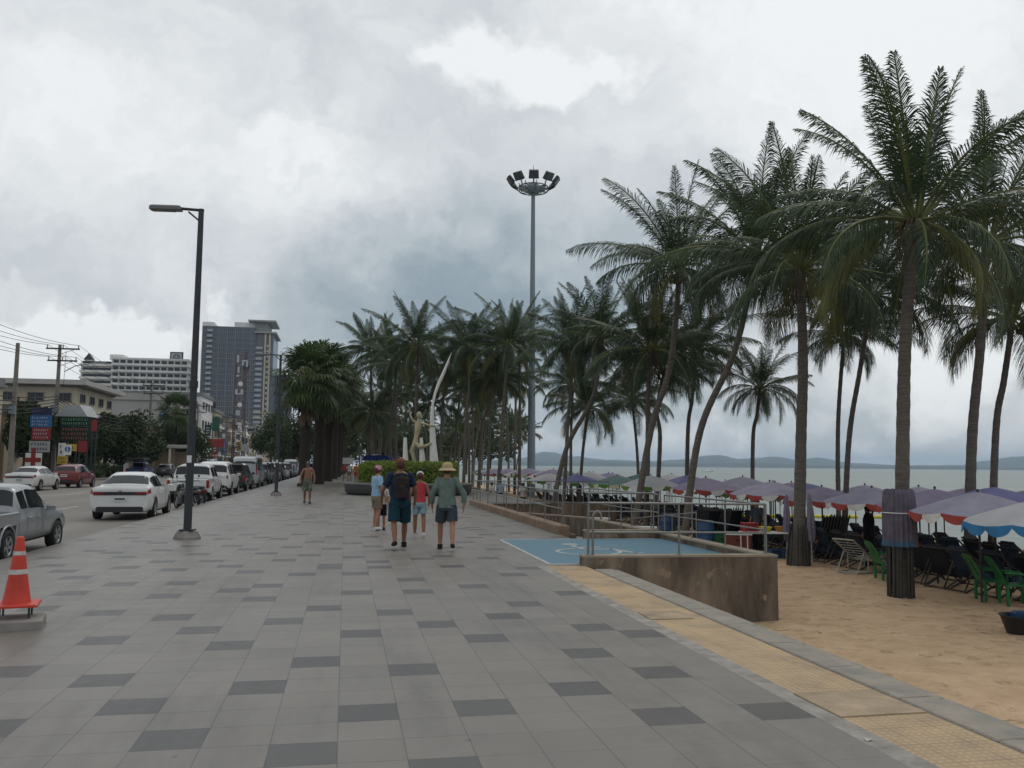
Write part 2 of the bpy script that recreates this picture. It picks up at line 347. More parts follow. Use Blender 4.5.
    if hat == 'cap':
        c = cap_part('cap', [(.096, -.01), (.098, .04), (.08, .085), (.03, .11), (0, .112)], hat_m, 20, off=(0, 0, .01)); m = MB(); vs = []
        for i in range(9):
            a = R(20+140*i/8); vs += [(.09*math.cos(a)*hr, .10*math.sin(a)*hr, .012*hr), (.105*math.cos(a)*hr, (.10+.09*math.sin(a)*1.0)*hr, -.004*hr)]
        m.add(vs, [(i*2, i*2+1, i*2+3, i*2+2) for i in range(8)]); m.add([(x, y, z-.006) for x, y, z in vs], [(i*2, i*2+2, i*2+3, i*2+1) for i in range(8)]); m.build('cap_peak', hat_m, c)
    for s_ in (-1, 1):
        m = MB(); m.lathe([(.002, -.014), (.012, -.008), (.014, .004), (.008, .016), (.002, .02)], 8, c=top+Vector((s_*.078*hr, .0, -.03*hr))); m.build('ear', skin, t)
        m = MB(); m.lathe([(.001, -.006), (.008, 0), (.001, .006)], 8, c=top+Vector((s_*.032*hr, .098*hr, .0))); m.build('eye', black_pl, t)
    m = MB(); m.bbox(0, 0, 0, .045*hr, .012, .01, .002); o = m.build('mouth', mat('lips', (.25, .07, .06), .6), t, loc=top+Vector((0, .097*hr, -.07*hr)))
    if glasses:
        m = MB(); [m.bbox(s_*.034*hr, 0, 0, .05*hr, .012, .032*hr, .004) for s_ in (-1, 1)]; m.build('sunglasses', black_pl, t, loc=top+Vector((0, .108*hr, .0)))
    mz = min((v_.co.z for c_ in COL.objects if c_.parent == t and c_.name.startswith('shoe') for v_ in c_.data.vertices), default=0)
    t.location.z -= mz; loc = tuple(t.location)
    if bag:
        m = MB(); m.bbox(0, -.21*g, 1.20, .27, .16, .44, .05); m.bbox(0, -.30*g, 1.12, .21, .06, .24, .03, 1)
        m.tube([(-.09, -.22*g, 1.44), (0, -.24*g, 1.47), (.09, -.22*g, 1.44)], .012, 5, 1)
        o = m.build('backpack', list(bag)); o.matrix_world = Matrix.Translation(Vector(loc))@Matrix.Rotation(rz, 4, 'Z')@Matrix.Scale(k, 4); tag(o, 'dark brown backpack worn on the man in navy', 'backpack')
        for s_ in (-1, 1): st = MB(); st.tube([(s_*.10, -.17*g, 1.0), (s_*.115, -.03, .98), (s_*.12, .14*g, 1.15), (s_*.115, .13*g, 1.34), (s_*.11, .0, 1.475), (s_*.10, -.15*g, 1.42)], .016, 5); sp = st.build('shoulder_strap', bag[0], o)
    return t
def cloth(name, c, c2=None, sc=6): return mat(name, c, .9, .28, sc, col2=c2, bump=1.0, bscale=9, spec=.2)
navy_c = cloth('navy cotton', (.018, .03, .06)); teal_c = cloth('dark teal cotton', (.012, .045, .06)); olive_c = cloth('grey green linen', (.13, .17, .15)); slate_c = cloth('slate cotton', (.045, .06, .075)); lblue_c = cloth('light blue printed cotton', (.16, .32, .50), (.40, .52, .62), 14); sand_c = cloth('sand cotton', (.20, .16, .12)); red_c = cloth('coral red cotton', (.42, .05, .06)); denim_c = cloth('pale denim', (.22, .32, .36)); white_c = cloth('white cotton', (.50, .50, .48)); black_c = cloth('black cotton', (.015, .015, .018)); straw_m = mat('straw', (.42, .32, .18), .85, .2, 40); pink_c = cloth('pink cap cloth', (.38, .09, .14), (.55, .45, .45), 20); grey_c = cloth('grey cotton', (.10, .11, .11)); brown_c = cloth('dark brown nylon', (.035, .025, .025)); hair_b = mat('brown hair', (.09, .035, .02), .6, .3, 30); hair_k = mat('black hair', (.012, .01, .01), .5, .3, 30); hair_r = mat('reddish brown hair', (.13, .04, .02), .6, .3, 30)
camo_c = cloth('green patterned cotton', (.06, .08, .05), (.20, .22, .17), 12)
figure('man in navy shirt, reddish cap and dark teal shorts with a backpack, walking away', gp(399, 548), R(4), 1.78, 1.12, skin_t, navy_c, 'short', teal_c, hair=hair_b, hat='cap', hat_m=cloth('reddish brown cap cloth', (.20, .06, .04)), step=(-.28, .26), arms=((.09, .16), (.05, -.02)), bag=(brown_c, brown_c), shoe=brown_c, shortlen=.52)
figure('person in a straw hat and loose grey green shirt, walking away', gp(446, 550), R(-6), 1.68, 1.08, skin_m, olive_c, 'long', slate_c, hair=hair_b, hat='straw', hat_m=straw_m, step=(.26, -.26), arms=((.07, .08), (.12, -.08)), female=True, shoe=brown_c, shortlen=.58, shirt_low=.86)
figure('woman in a light blue top and pink cap, standing turned to the right', gp(376, 530.5), R(-65), 1.62, .98, skin_m, lblue_c, 'short', sand_c, hair=hair_b, hat='cap', hat_m=pink_c, step=(.02, -.04), arms=((.0, .06), (.0, .10)), female=True, shoe=white_pl, shortlen=.60)
figure('child in a white top, black shorts and blue cap, facing the camera', gp(381, 530), R(175), 1.22, .95, skin_m, white_c, 'short', black_c, hat='cap', hat_m=blue_pl, step=(.0, .03), arms=((.0, .1), (.0, .06)), shoe=black_pl, child=True, glasses=True, sock=white_c, shortlen=.52)
figure('girl in a coral red sleeveless top, pale shorts and white cap, walking away', gp(419, 537), R(-3), 1.50, .92, skin_t, red_c, 'none', denim_c, hair=hair_b, hat='cap', hat_m=white_c, step=(.14, -.14), arms=((.03, .04), (.02, -.02)), female=True, shoe=white_pl, shortlen=.62)
figure('shirtless man in green patterned shorts, walking towards the camera', gp(307, 503.5), R(180), 1.74, 1.0, skin_t, None, 'none', camo_c, hair=grey_c, step=(.10, -.08), arms=((.02, .14), (.04, .22)), shoe=black_pl, shortlen=.52)
o = MB(); o.bbox(0, 0, 0, .16, .1, .3, .03); p = gp(307, 503.5); o = o.build('towel', white_c); o.location = p+Vector((-.34, -.06, 1.0)); tag(o, 'white cloth held by the shirtless man', 'towel')
# beach people in the shade
p = bp_(868, 24.5); figure('person in dark clothes standing under the lavender umbrellas', p, R(40), 1.70, 1.12, skin_t, black_c, 'long', black_c, True, hair=hair_k, step=(.03, -.03), shoe=black_pl)
figure('beach vendor in a dark shirt beside the vendor table', bp_(757, 28.5), R(120), 1.6, 1.0, skin_t, slate_c, 'short', black_c, True, hair=hair_k, shoe=black_pl)
for i, (px, D, z, rz_, sh, pn, lab) in enumerate([(331, 92, 0, 180, grey_c, black_c, 'small distant walker in grey near the thick palms'), (349, 84, 0, 10, white_c, sand_c, 'distant person in white at the left end of the planter'), (356, 80, 0, 170, cloth('orange cotton', (.55, .16, .05)), red_c, 'distant person in orange beside the planter path'), (361, 74, 0, 60, black_c, slate_c, 'distant person in dark clothes left of the hedge'), (344, 97, 0, 180, red_c, slate_c, 'far walker in red on the narrow path'),
    (492, 52, None, 60, white_c, slate_c, 'beach guest in white under the far umbrellas'), (523, 49, None, 200, white_c, black_c, 'person in white standing at the far railing side'), (500, 56, None, 20, lblue_c, black_c, 'person in light blue in the shade beyond the railing')]):
    p = at(px, 480, D); p.z = 0 if z == 0 else sand_z(p.x, p.y); figure(lab, p, R(rz_), 1.66, 1.0, skin_t, sh, 'short', pn, hair=hair_k, step=(.12, -.1), shoe=black_pl)
# white board and dark bin by the path
p = at(348, 462, 82); t = thing('notice_board', 'small white notice board beside the distant walkers', 'sign', (p.x, p.y, 0), -YAW); m = MB(); m.box(0, 0, 1.9, 1.0, .05, .6); m.build('panel', white_pl, t); m = MB(); m.box(-.4, .05, .95, .05, .05, 1.9); m.box(.4, .05, .95, .05, .05, 1.9); m.build('post', dark_metal, t)
p = at(378, 458, 66); t = thing('market_tent', 'blue tarpaulin shelter behind the left end of the hedge', 'tent', (p.x, p.y, 0), -YAW); m = MB(); m.prism([(-1.1, 1.9), (1.1, 1.9), (.8, 2.3), (-.8, 2.3)], -1, 1); m.build('canopy', cloth('blue tarpaulin', (.012, .022, .10)), t)
for x in (-1.0, 1.0): m = MB(); m.tube([(x, 0, 0), (x, 0, 1.95)], .03, 5); m.build('pole', dark_metal, t)
o = MB(); o.add([(0, 0, 0), (.05, .01, .012), (.045, .04, .004), (.005, .035, .014)], [(0, 1, 2, 3)]); o.add([(0, 0, -.001), (.05, .01, .011), (.045, .04, .003), (.005, .035, .013)], [(3, 2, 1, 0)]); o = o.build('paper_scrap', white_c); p = gp(867, 742); o.location = (p.x, p.y, .003); tag(o, 'tiny white paper scrap lying on the pale strip beside the tactile paving', 'litter')
# ================================================================ VEHICLES
def car_paint(name, c, metal=.0, rough=.28):
    m = mat(name, c, rough, .06, 1.2, metal=metal, spec=.5); b = m.node_tree.nodes['Principled BSDF']; b.inputs['Coat Weight'].default_value = .5; b.inputs['Coat Roughness'].default_value = .08; return m
W_PAINT = car_paint('white car paint', (.62, .62, .60)); S_PAINT = car_paint('silver car paint', (.27, .28, .29), .5, .35); R_PAINT = car_paint('dark red car paint', (.16, .012, .018)); K_PAINT = car_paint('black car paint', (.015, .016, .018)); G_PAINT = car_paint('grey car paint', (.10, .105, .11), .4); V_PAINT = car_paint('pale silver van paint', (.42, .43, .44), .3); B_PAINT = car_paint('dark blue car paint', (.02, .04, .14))
# stations: (y, half width, z bottom, z belt, z top, top half width); z top == z belt where there is no cabin
SEDAN = [(-2.25, .80, .36, .90, .95, .68), (-2.20, .86, .28, .98, 1.03, .74), (-1.95, .87, .24, .98, 1.05, .74), (-1.62, .89, .22, .98, 1.08, .70), (-1.05, .90, .20, .96, 1.39, .56), (-.55, .90, .20, .95, 1.46, .57), (.05, .90, .20, .94, 1.47, .58), (.42, .90, .20, .93, 1.43, .58), (1.15, .89, .20, .92, .99, .72), (1.6, .87, .22, .85, .92, .70), (2.0, .82, .26, .76, .82, .64), (2.2, .70, .34, .62, .68, .52)]
HATCH = [(-1.98, .72, .48, .92, .98, .62), (-1.93, .82, .30, 1.0, 1.10, .66), (-1.62, .88, .24, 1.0, 1.44, .60), (-1.1, .89, .22, .98, 1.55, .62), (-.4, .89, .2, .96, 1.60, .62), (.2, .89, .2, .95, 1.54, .61), (.95, .88, .2, .95, 1.03, .74), (1.5, .86, .22, .88, .96, .70), (1.85, .82, .26, .78, .86, .62), (2.02, .7, .34, .64, .7, .5)]
SUV = [(-2.38, .74, .55, 1.05, 1.12, .68), (-2.33, .86, .40, 1.12, 1.24, .76), (-2.15, .92, .36, 1.12, 1.70, .68), (-1.5, .94, .34, 1.10, 1.83, .70), (-.5, .94, .32, 1.09, 1.86, .70), (.2, .94, .32, 1.08, 1.82, .69), (.95, .93, .32, 1.09, 1.17, .80), (1.6, .92, .34, 1.05, 1.12, .78), (2.15, .88, .38, .96, 1.02, .72), (2.36, .76, .46, .80, .84, .6)]
VAN = [(-2.62, .78, .50, 1.1, 1.9, .70), (-2.58, .90, .34, 1.12, 2.08, .74), (-2.2, .94, .30, 1.12, 2.20, .78), (-1.0, .95, .28, 1.12, 2.24, .79), (.4, .95, .28, 1.12, 2.24, .79), (1.3, .95, .28, 1.10, 2.14, .76), (2.1, .94, .30, 1.08, 1.25, .82), (2.45, .88, .34, .90, 1.0, .76), (2.6, .74, .42, .72, .8, .62)]
CAB = [(-.98, .86, .40, 1.06, 1.10, .76), (-.94, .90, .36, 1.08, 1.20, .74), (-.82, .91, .34, 1.08, 1.66, .66), (-.2, .92, .34, 1.07, 1.74, .67), (.4, .92, .34, 1.06, 1.70, .66), (1.1, .91, .34, 1.05, 1.13, .78), (1.8, .90, .36, 1.0, 1.07, .76), (2.3, .86, .40, .90, .95, .70), (2.5, .74, .48, .78, .82, .58)]
def ring(st):
    y, hw, zb, zl, zt, hr = st; h = zl-zb
    half = [(0, zb), (hw*.86, zb), (hw*.97, zb+.10*h+.02), (hw, zb+.42*h), (hw*.995, zb+.72*h), (hw*.955, zl), (hr+(.03 if zt-zl > .2 else .0), zt-.08*min(1, (zt-zl)/.3)), (hr*.86, zt-.012), (hr*.45, zt), (0, zt+.006)]
    return [Vector((x, y, z)) for x, z in half]
def surf(ST, u, v, side=1):
    "u along stations (float), v along the ring (float)"
    k = max(0, min(len(ST)-2, int(u))); f = u-k; a, b = ring(ST[k]), ring(ST[k+1]); j = max(0, min(8, int(v))); g = v-j
    p = (a[j].lerp(a[j+1], g)).lerp(b[j].lerp(b[j+1], g), f); return Vector((p.x*side, p.y, p.z))
def normal_at(ST, u, v, side): 
    e = .02; a = surf(ST, u+e, v, side)-surf(ST, u-e, v, side); b = surf(ST, u, v+e, side)-surf(ST, u, v-e, side); n = a.cross(b); n = n.normalized() if n.length > 1e-9 else Vector((0, 0, 1)); c = surf(ST, u, v, side)-Vector((0, surf(ST, u, v).y, .8)); return n if n.dot(c) > 0 else -n
def patch(m, ST, u0, u1, v0, v1, side=1, off=.008, nu=4, nv=3, both=False):
    vs = []
    us = sorted(set([u0+(u1-u0)*i/nu for i in range(nu+1)]+[float(k) for k in range(math.ceil(u0), math.floor(u1)+1)]))
    if both: vv = [(j, 1) for j in [v0+(v1-v0)*i/nv for i in range(nv+1)]]; vv = vv+[(j, -1) for j, _ in reversed(vv) if j < 8.999]
    else: vv = [(v0+(v1-v0)*i/nv, side) for i in range(nv+1)]
    for u in us:
        for v, s_ in vv: vs.append(surf(ST, u, v, s_)+normal_at(ST, u, min(v, 8.9), s_)*off)
    n = len(vv); m.add(vs, [(i*n+j, i*n+j+1, (i+1)*n+j+1, (i+1)*n+j) for i in range(len(us)-1) for j in range(n-1)], 0, True)
def wheel_parts(t, x, y, r, w=.21):
    s_ = 1 if x > 0 else -1; T = Matrix.Rotation(R(90)*s_, 3, 'Y')
    m = MB(); m.lathe([(r*.62, -w/2+.01), (r*.93, -w/2), (r, -w/2+.03), (r, w/2-.03), (r*.93, w/2), (r*.66, w/2-.005), (r*.62, w/2-.03)], 28, T=T); o = m.build('tyre', tyre_m, t, loc=(x, y, r))
    m = MB(); m.lathe([(.03, w/2-.03), (.05, w/2-.02), (.07, w/2-.035)], 12, T=T); 
    for k in range(5):
        a = k*1.2566; q = Matrix.Rotation(a, 3, 'Z'); 
        m.add([T@(q@Vector(p)) for p in ((.04, -.035, w/2-.03), (.04, .035, w/2-.03), (r*.63, .05, w/2-.012), (r*.63, -.05, w/2-.012))], [(0, 1, 2, 3)])
    m.lathe([(r*.56, w/2-.03), (r*.62, w/2-.008), (r*.65, w/2-.008)], 24, T=T, cap=False); m.build('rim', rim_m, o)
def boolean_arches(o, cuts):
    bpy.context.view_layer.update(); cs = []
    for (y, z, r) in cuts:
        m = MB(); m.lathe([(r, -1.3), (r, 1.3)], 24, T=Matrix.Rotation(R(90), 3, 'Y'), c=(0, y, z)); c = m.build('cut', black_pl); cs.append(c); md = o.modifiers.new('b', 'BOOLEAN'); md.operation = 'DIFFERENCE'; md.object = c; md.solver = 'EXACT'
    bpy.context.view_layer.update(); dg = bpy.context.evaluated_depsgraph_get(); me = bpy.data.meshes.new_from_object(o.evaluated_get(dg)); n0 = len(o.data.polygons)
    o.modifiers.clear()
    if len(me.polygons) > n0*.7: o.data = me
    for c in cs: bpy.data.objects.remove(c)
def car(name, label, cat, ST, paint, wb=(-1.35, 1.35), wr=.32, kind='sedan', loc=(0, 0, 0), rz=0, group=None, rear_u=None, trim=None):
    t = thing(name, label, cat, (0, 0, 0), 0, group)
    # finer stations for a smooth body
    m = MB(); vs = []; nst = len(ST); sub = 3; us = [i/sub for i in range((nst-1)*sub+1)]
    def cr4(a, b, c, d, t): return .5*((2*b)+(-a+c)*t+(2*a-5*b+4*c-d)*t*t+(-a+3*b-3*c+d)*t**3)
    rows = []
    for u in us:
        k = min(nst-2, int(u)); f = u-k; r_ = [p.copy() for p in ring(ST[k])]; r2 = ring(ST[k+1]); rows.append([a.lerp(b, f) for a, b in zip(r_, r2)])
    nr = 10
    for rws in rows:
        for p in rws: vs.append(p)
        for p in reversed(rws[1:-1]): vs.append(Vector((-p.x, p.y, p.z)))
    n = 18; fs = [(i*n+k, (i+1)*n+k, (i+1)*n+(k+1) % n, i*n+(k+1) % n) for i in range(len(us)-1) for k in range(n)]
    fs += [tuple(range(n)), tuple(reversed(range((len(us)-1)*n, len(us)*n)))]
    m.add(vs, fs, 0, True); body = m.build('body', [paint, black_pl], t)
    for p in body.data.polygons:
        if len(p.vertices) > 4: p.use_smooth = False
    zw = wr
    boolean_arches(body, [(wb[0], zw, wr*1.17), (wb[1], zw, wr*1.17)])
    m = MB(); m.box(0, 0, .42, 1.1, (ST[-1][0]-ST[0][0])*.86, .3); m.build('underbody', black_pl, t)
    # windows: find cabin stations
    cab_ = [i for i, s_ in enumerate(ST) if s_[4]-s_[3] > .25]; c0, c1 = cab_[0], cab_[-1]
    if kind != 'cargo':
        m = MB(); patch(m, ST, c0-1+.12, c0-.10, 6.0 if kind != 'van' else 6.1, 9, both=True, nv=5); rw = m.build('rear_window', glass_d, t)
    m = MB(); patch(m, ST, c1+.08, c1+.90, 6.0, 9, both=True, nv=5); m.build('windscreen', glass_d, t)
    total = c1-c0
    div = {'sedan': [(-.35, .0), (.05, 1.0+.45), (1.55, total+.45)], 'hatch': [(.1, .9), (1.0, 2.0), (2.1, total+.5)], 'suv': [(.12, .8), (.9, 1.75), (1.85, total+.45)], 'van': [(-.0+.1, .85), (.95, 1.9), (2.0, 2.9), (3.0, total+.45)], 'cab': [(.1, .75), (.85, total+.5)]}[kind]
    for s_ in (-1, 1):
        for a, b in div:
            m = MB(); patch(m, ST, c0+a, c0+b-.04, 5.14, 5.90, s_, nu=3, nv=2); m.build('side_window', glass_d, t)
        # door seams and handle
        sm_ = MB()
        for q in (.5, 1.48, total+.1):
            if c0+q+.02 < len(ST)-1: patch(sm_, ST, c0+q, c0+q+.02, 2.2, 5.0, s_, .004, 1, 4)
        sm_.build('door_seam', black_pl, t)
        for q in (.75, 1.7):
            if q < total+.2: p = surf(ST, c0+q, 4.3, s_); m = MB(); m.bbox(p.x+.012*s_, p.y, p.z, .03, .18, .03, .008); m.build('door_handle', paint, t)
        p = surf(ST, c1+.45, 5.0, s_); m = MB(); m.bbox(p.x+.13*s_, p.y, p.z+.06, .2, .09, .14, .03); m.tube([(p.x, p.y, p.z), (p.x+.1*s_, p.y, p.z+.03)], .02, 5); m.build('mirror', trim or paint, t)
        m = MB(); m.box(0, 0, 0, .01, .01, .01)
        # lamps
        if kind in ('suv', 'van', 'hatch'): tl = MB(); patch(tl, ST, .25, .95, 4.2, 5.6 if kind == 'van' else 5.3, s_, .012, 2, 3)
        elif kind == 'sedan': tl = MB(); patch(tl, ST, .15, 1.6, 4.25, 4.9, s_, .012, 3, 2)
        else: tl = None
        if tl: tl.build('tail_light', tail_m, t)
        hl = MB(); patch(hl, ST, nst-2.35, nst-1.25, 4.1, 4.9, s_, .012, 3, 2); hl.build('headlight', head_m, t)
        m = MB(); patch(m, ST, .2, nst-1.3, 1.15, 1.9, s_, .008, 12, 1) if kind in ('suv',) else patch(m, ST, 2.0, nst-4, 1.2, 1.75, s_, .006, 8, 1)
        m.build('sill', black_pl, t)
        for y in wb: wheel_parts(t, (ST[nst//2][1]-.10)*s_, y, wr)
    y0 = ST[0][0]; z0 = (ST[0][2]+ST[0][3])/2
    if kind != 'cab':
        m = MB(); m.bbox(0, y0+.01, ST[0][2]-.02, 1.35, .10, .17, .03); m.build('rear_bumper', black_pl, t)
        m = MB(); m.box(0, y0-.014, z0+(.12 if kind != 'sedan' else .03), .40, .03, .15); pl_ = m.build('number_plate', plate_m, t); m = MB(); m.box(0, y0-.026, z0+(.12 if kind != 'sedan' else .03), .30, .012, .05); m.build('plate_digits', black_pl, pl_)
        if kind == 'sedan': m = MB(); m.box(0, y0-.008, ST[0][3]-.075, 1.5, .03, .10); m.build('tail_bar', black_pl, t); m = MB(); [m.box(s__*.62, y0-.02, ST[0][3]-.07, .32, .03, .05) for s__ in (-1, 1)]; m.build('tail_light', tail_m, t)
        m = MB(); m.box(0, y0-.01, ST[0][3]+.0-(.2 if kind=='sedan' else 0)*0, .10, .02, .03); m.build('badge', steel, t)
    return t
def pickup(name, label, paint, loc, rz=0, double=False, canopy=None, load=None, group=None):
    ST = CAB if not double else [((s_[0]-.55) if i < 3 else s_[0], *s_[1:]) for i, s_ in enumerate(CAB)]
    t = car(name, label, 'pickup', ST, paint, wb=(-1.55 if not double else -1.6, 1.62), wr=.36, kind='cab', group=group)
    yb = ST[0][0]-.03; y0 = -2.62
    m = MB(); L_ = yb-y0; yc = (yb+y0)/2
    for s_ in (-1, 1): # bed sides with a wheel arch cut by building them in three pieces
        wy = -1.55 if not double else -1.6
        for ya, yb2, za in ((y0, wy-.44, .48), (wy-.44, wy+.44, .80), (wy+.44, yb, .42)): m.box(.86*s_, (ya+yb2)/2, (za+1.06)/2, .07, yb2-ya-.001, 1.06-za)
        m.tube([(.86*s_, y0+.02, 1.06), (.86*s_, yb, 1.06)], .045, 6); m.tube([(.88*s_, wy+.44*math.cos(R(a)), .38+.44*math.sin(R(a))) for a in range(0, 181, 20)], .035, 5)
    m.box(0, yc, .66, 1.66, L_-.06, .05); m.box(0, yb-.04, .85, 1.66, .05, .42); m.build('cargo_bed', paint, t)
    m = MB(); m.box(0, yc, .70, 1.62, L_-.15, .02); [m.box(.81*s_, yc, .86, .02, L_-.15, .3) for s_ in (-1, 1)]; m.build('bed_liner', black_pl, t)
    m = MB(); m.bbox(0, y0, .80, 1.72, .06, .52, .03); tg = m.build('tailgate', paint, t); m = MB(); m.box(0, y0-.035, .9, .24, .02, .06); m.build('handle', black_pl, tg)
    m = MB(); m.bbox(0, y0-.12, .47, 1.6, .14, .14, .03); m.build('rear_bumper', steel if not double else black_pl, t)
    for s_ in (-1, 1): m = MB(); m.bbox(.82*s_, y0-.035, .84, .12, .05, .34, .015); m.build('tail_light', tail_m, t)
    if canopy:
        m = MB(); m.bbox(0, yc, 1.42, 1.72, L_, .66, .1); cn = m.build('canopy', canopy, t); m = MB()
        for s_ in (-1, 1): m.box(.863*s_, yc, 1.46, .01, L_*.8, .32)
        m.box(0, y0-.004+.0, 1.46, 1.3, .01, .36); m.build('canopy_window', glass_d, cn)
    return t
def place(t, loc, rz=0):
    t.location = loc; t.rotation_euler.z = rz; return t
RZ_ = -.128
KX = -5.86   # kerb face; parked cars keep their right wheels near it
def parked(px, py, w, ZR=-.13):
    "right rear bottom corner measured in the photo gives y; x from the kerb"
    p = gp(px, py, ZR); return p
SP = place(pickup('silver_pickup', 'silver pickup truck with an open bed, parked at the left edge of the photo', S_PAINT, None), (-6.66, 18.45, RZ_))
SP.scale = (.86, .86, .79)
place(car('white_sedan', 'white sedan parked at the kerb, seen from behind with a full-width red tail bar', 'car', SEDAN, W_PAINT, kind='sedan'), (-6.85, 30.9, RZ_), R(2))
place(car('white_sedan', 'white sedan driving on the far lane behind the silver pickup', 'car', SEDAN, W_PAINT, kind='sedan'), (-18.7, 58.0, RZ_), R(-2))
place(car('red_hatchback', 'dark red hatchback just ahead of the white sedan on the far lane', 'car', HATCH, R_PAINT, kind='hatch'), (-18.3, 64.6, RZ_), R(-2))
place(pickup('white_pickup', 'white double cab pickup parked behind the motorbikes near the lamp post', W_PAINT, None, double=True), (-6.8, 43.0, RZ_), R(1))
place(car('white_suv', 'white sport utility car with tall tail lights, parked ahead of the white pickup', 'car', SUV, W_PAINT, wb=(-1.4, 1.42), wr=.37, kind='suv'), (-6.85, 50.2, RZ_), R(0))
place(pickup('black_pickup', 'black pickup with a covered bed parked between the white car and the silver van', K_PAINT, None, double=True, canopy=K_PAINT), (-6.8, 57.6, RZ_), R(0))
place(car('silver_van', 'tall pale silver van parked on the kerb before the third lamp', 'van', VAN, V_PAINT, wb=(-1.6, 1.55), wr=.33, kind='van'), (-6.85, 65.6, RZ_), R(0))
place(car('dark_suv', 'dark grey car parked just beyond the silver van', 'car', SUV, G_PAINT, wb=(-1.4, 1.42), wr=.37, kind='suv'), (-6.8, 73.6, RZ_))
far_base = [reg(car('parked_car', '', 'car', SUV, K_PAINT, wb=(-1.4, 1.42), wr=.37, kind='suv')), reg(car('parked_car', '', 'car', SEDAN, W_PAINT, kind='sedan')), reg(car('parked_car', '', 'car', HATCH, G_PAINT, kind='hatch')), reg(car('parked_van', '', 'van', VAN, V_PAINT, wb=(-1.6, 1.55), wr=.33, kind='van'))]
nm = ['black car', 'white sedan', 'grey hatchback', 'silver van']
seqs = [0, 2, 0, 1, 0, 2, 3, 0, 1, 2, 0, 0, 1]
for i, k in enumerate(seqs):
    copy_tree(far_base[k], loc=(-7.0, 80+i*6.6, RZ_), label=f'{nm[k]} far along the line of cars parked on the sea side kerb', group=f'{nm[k]}s far along the sea side kerb')
for i, (x, y, k) in enumerate([(-15.5, 120, 1), (-12, 150, 0), (-20.5, 108, 2), (-20.6, 128, 0), (-20.5, 142, 3), (-16, 175, 2), (-20.5, 158, 1), (-12, 205, 1), (-20.5, 190, 0)]):
    copy_tree(far_base[k], loc=(x, y, RZ_), label=f'{nm[k]} driving far off on the left lanes', group=f'{nm[k]}s on the far left lanes')
for o in far_base:
    def rm(x):
        for c in KIDS.get(x.name, []): rm(c)
        bpy.data.objects.remove(x)
    rm(o)
# songthaew style buses
def songthaew(label, paint, roof, loc, rz=0):
    t = pickup('open_minibus', label, paint, None, double=False); t['category'] = 'minibus'
    m = MB(); m.bbox(0, -1.75, 2.1, 1.75, 2.2, .1, .04); m.bbox(0, -1.75, 1.98, 1.70, 2.12, .14, .02); m.build('roof', roof, t)
    for s_ in (-1, 1):
        for y in (-2.55, -1.75, -.95): q = MB(); q.tube([(.82*s_, y, 1.0), (.82*s_, y, 2.05)], .03, 6); q.build('roof_post', steel, t)
    m = MB()
    for s_ in (-1, 1): m.bbox(.55*s_, -1.75, 1.0, .4, 1.9, .12, .03)
    m.build('bench', black_pl, t); place(t, loc, rz); return t
green_roof = mat('pale green roof', (.20, .42, .36), .5)
songthaew('dark blue open minibus standing at the far pavement below the round palm', B_PAINT, black_pl, (-21.0, 97, RZ_))
songthaew('open minibus with a pale green roof among the far parked cars', B_PAINT, green_roof, (-4.3-2.6, 172, RZ_))
def redbus():
    t = thing('red_bus', 'red bus far down the road left of the thick palms', 'bus', (-8.5, 182, RZ_)); red = car_paint('bus red paint', (.30, .03, .03))
    m = MB(); m.bbox(0, 0, 1.6, 2.4, 9, 2.5, .15); m.build('body', red, t); m = MB(); m.box(0, -4.51, 2.1, 2.0, .02, .9); m.build('rear_window', glass_d, t)
    for s_ in (-1, 1):
        m = MB()
        for k in range(6): m.box(1.205*s_, -3.5+k*1.35, 2.1, .02, 1.15, .8)
        m.build('side_window', glass_d, t); m = MB(); m.box(.95*s_, -4.51, 1.0, .25, .03, .3); m.build('tail_light', tail_m, t)
        for y in (-2.8, 2.8): wheel_parts(t, 1.08*s_, y, .48)
redbus()
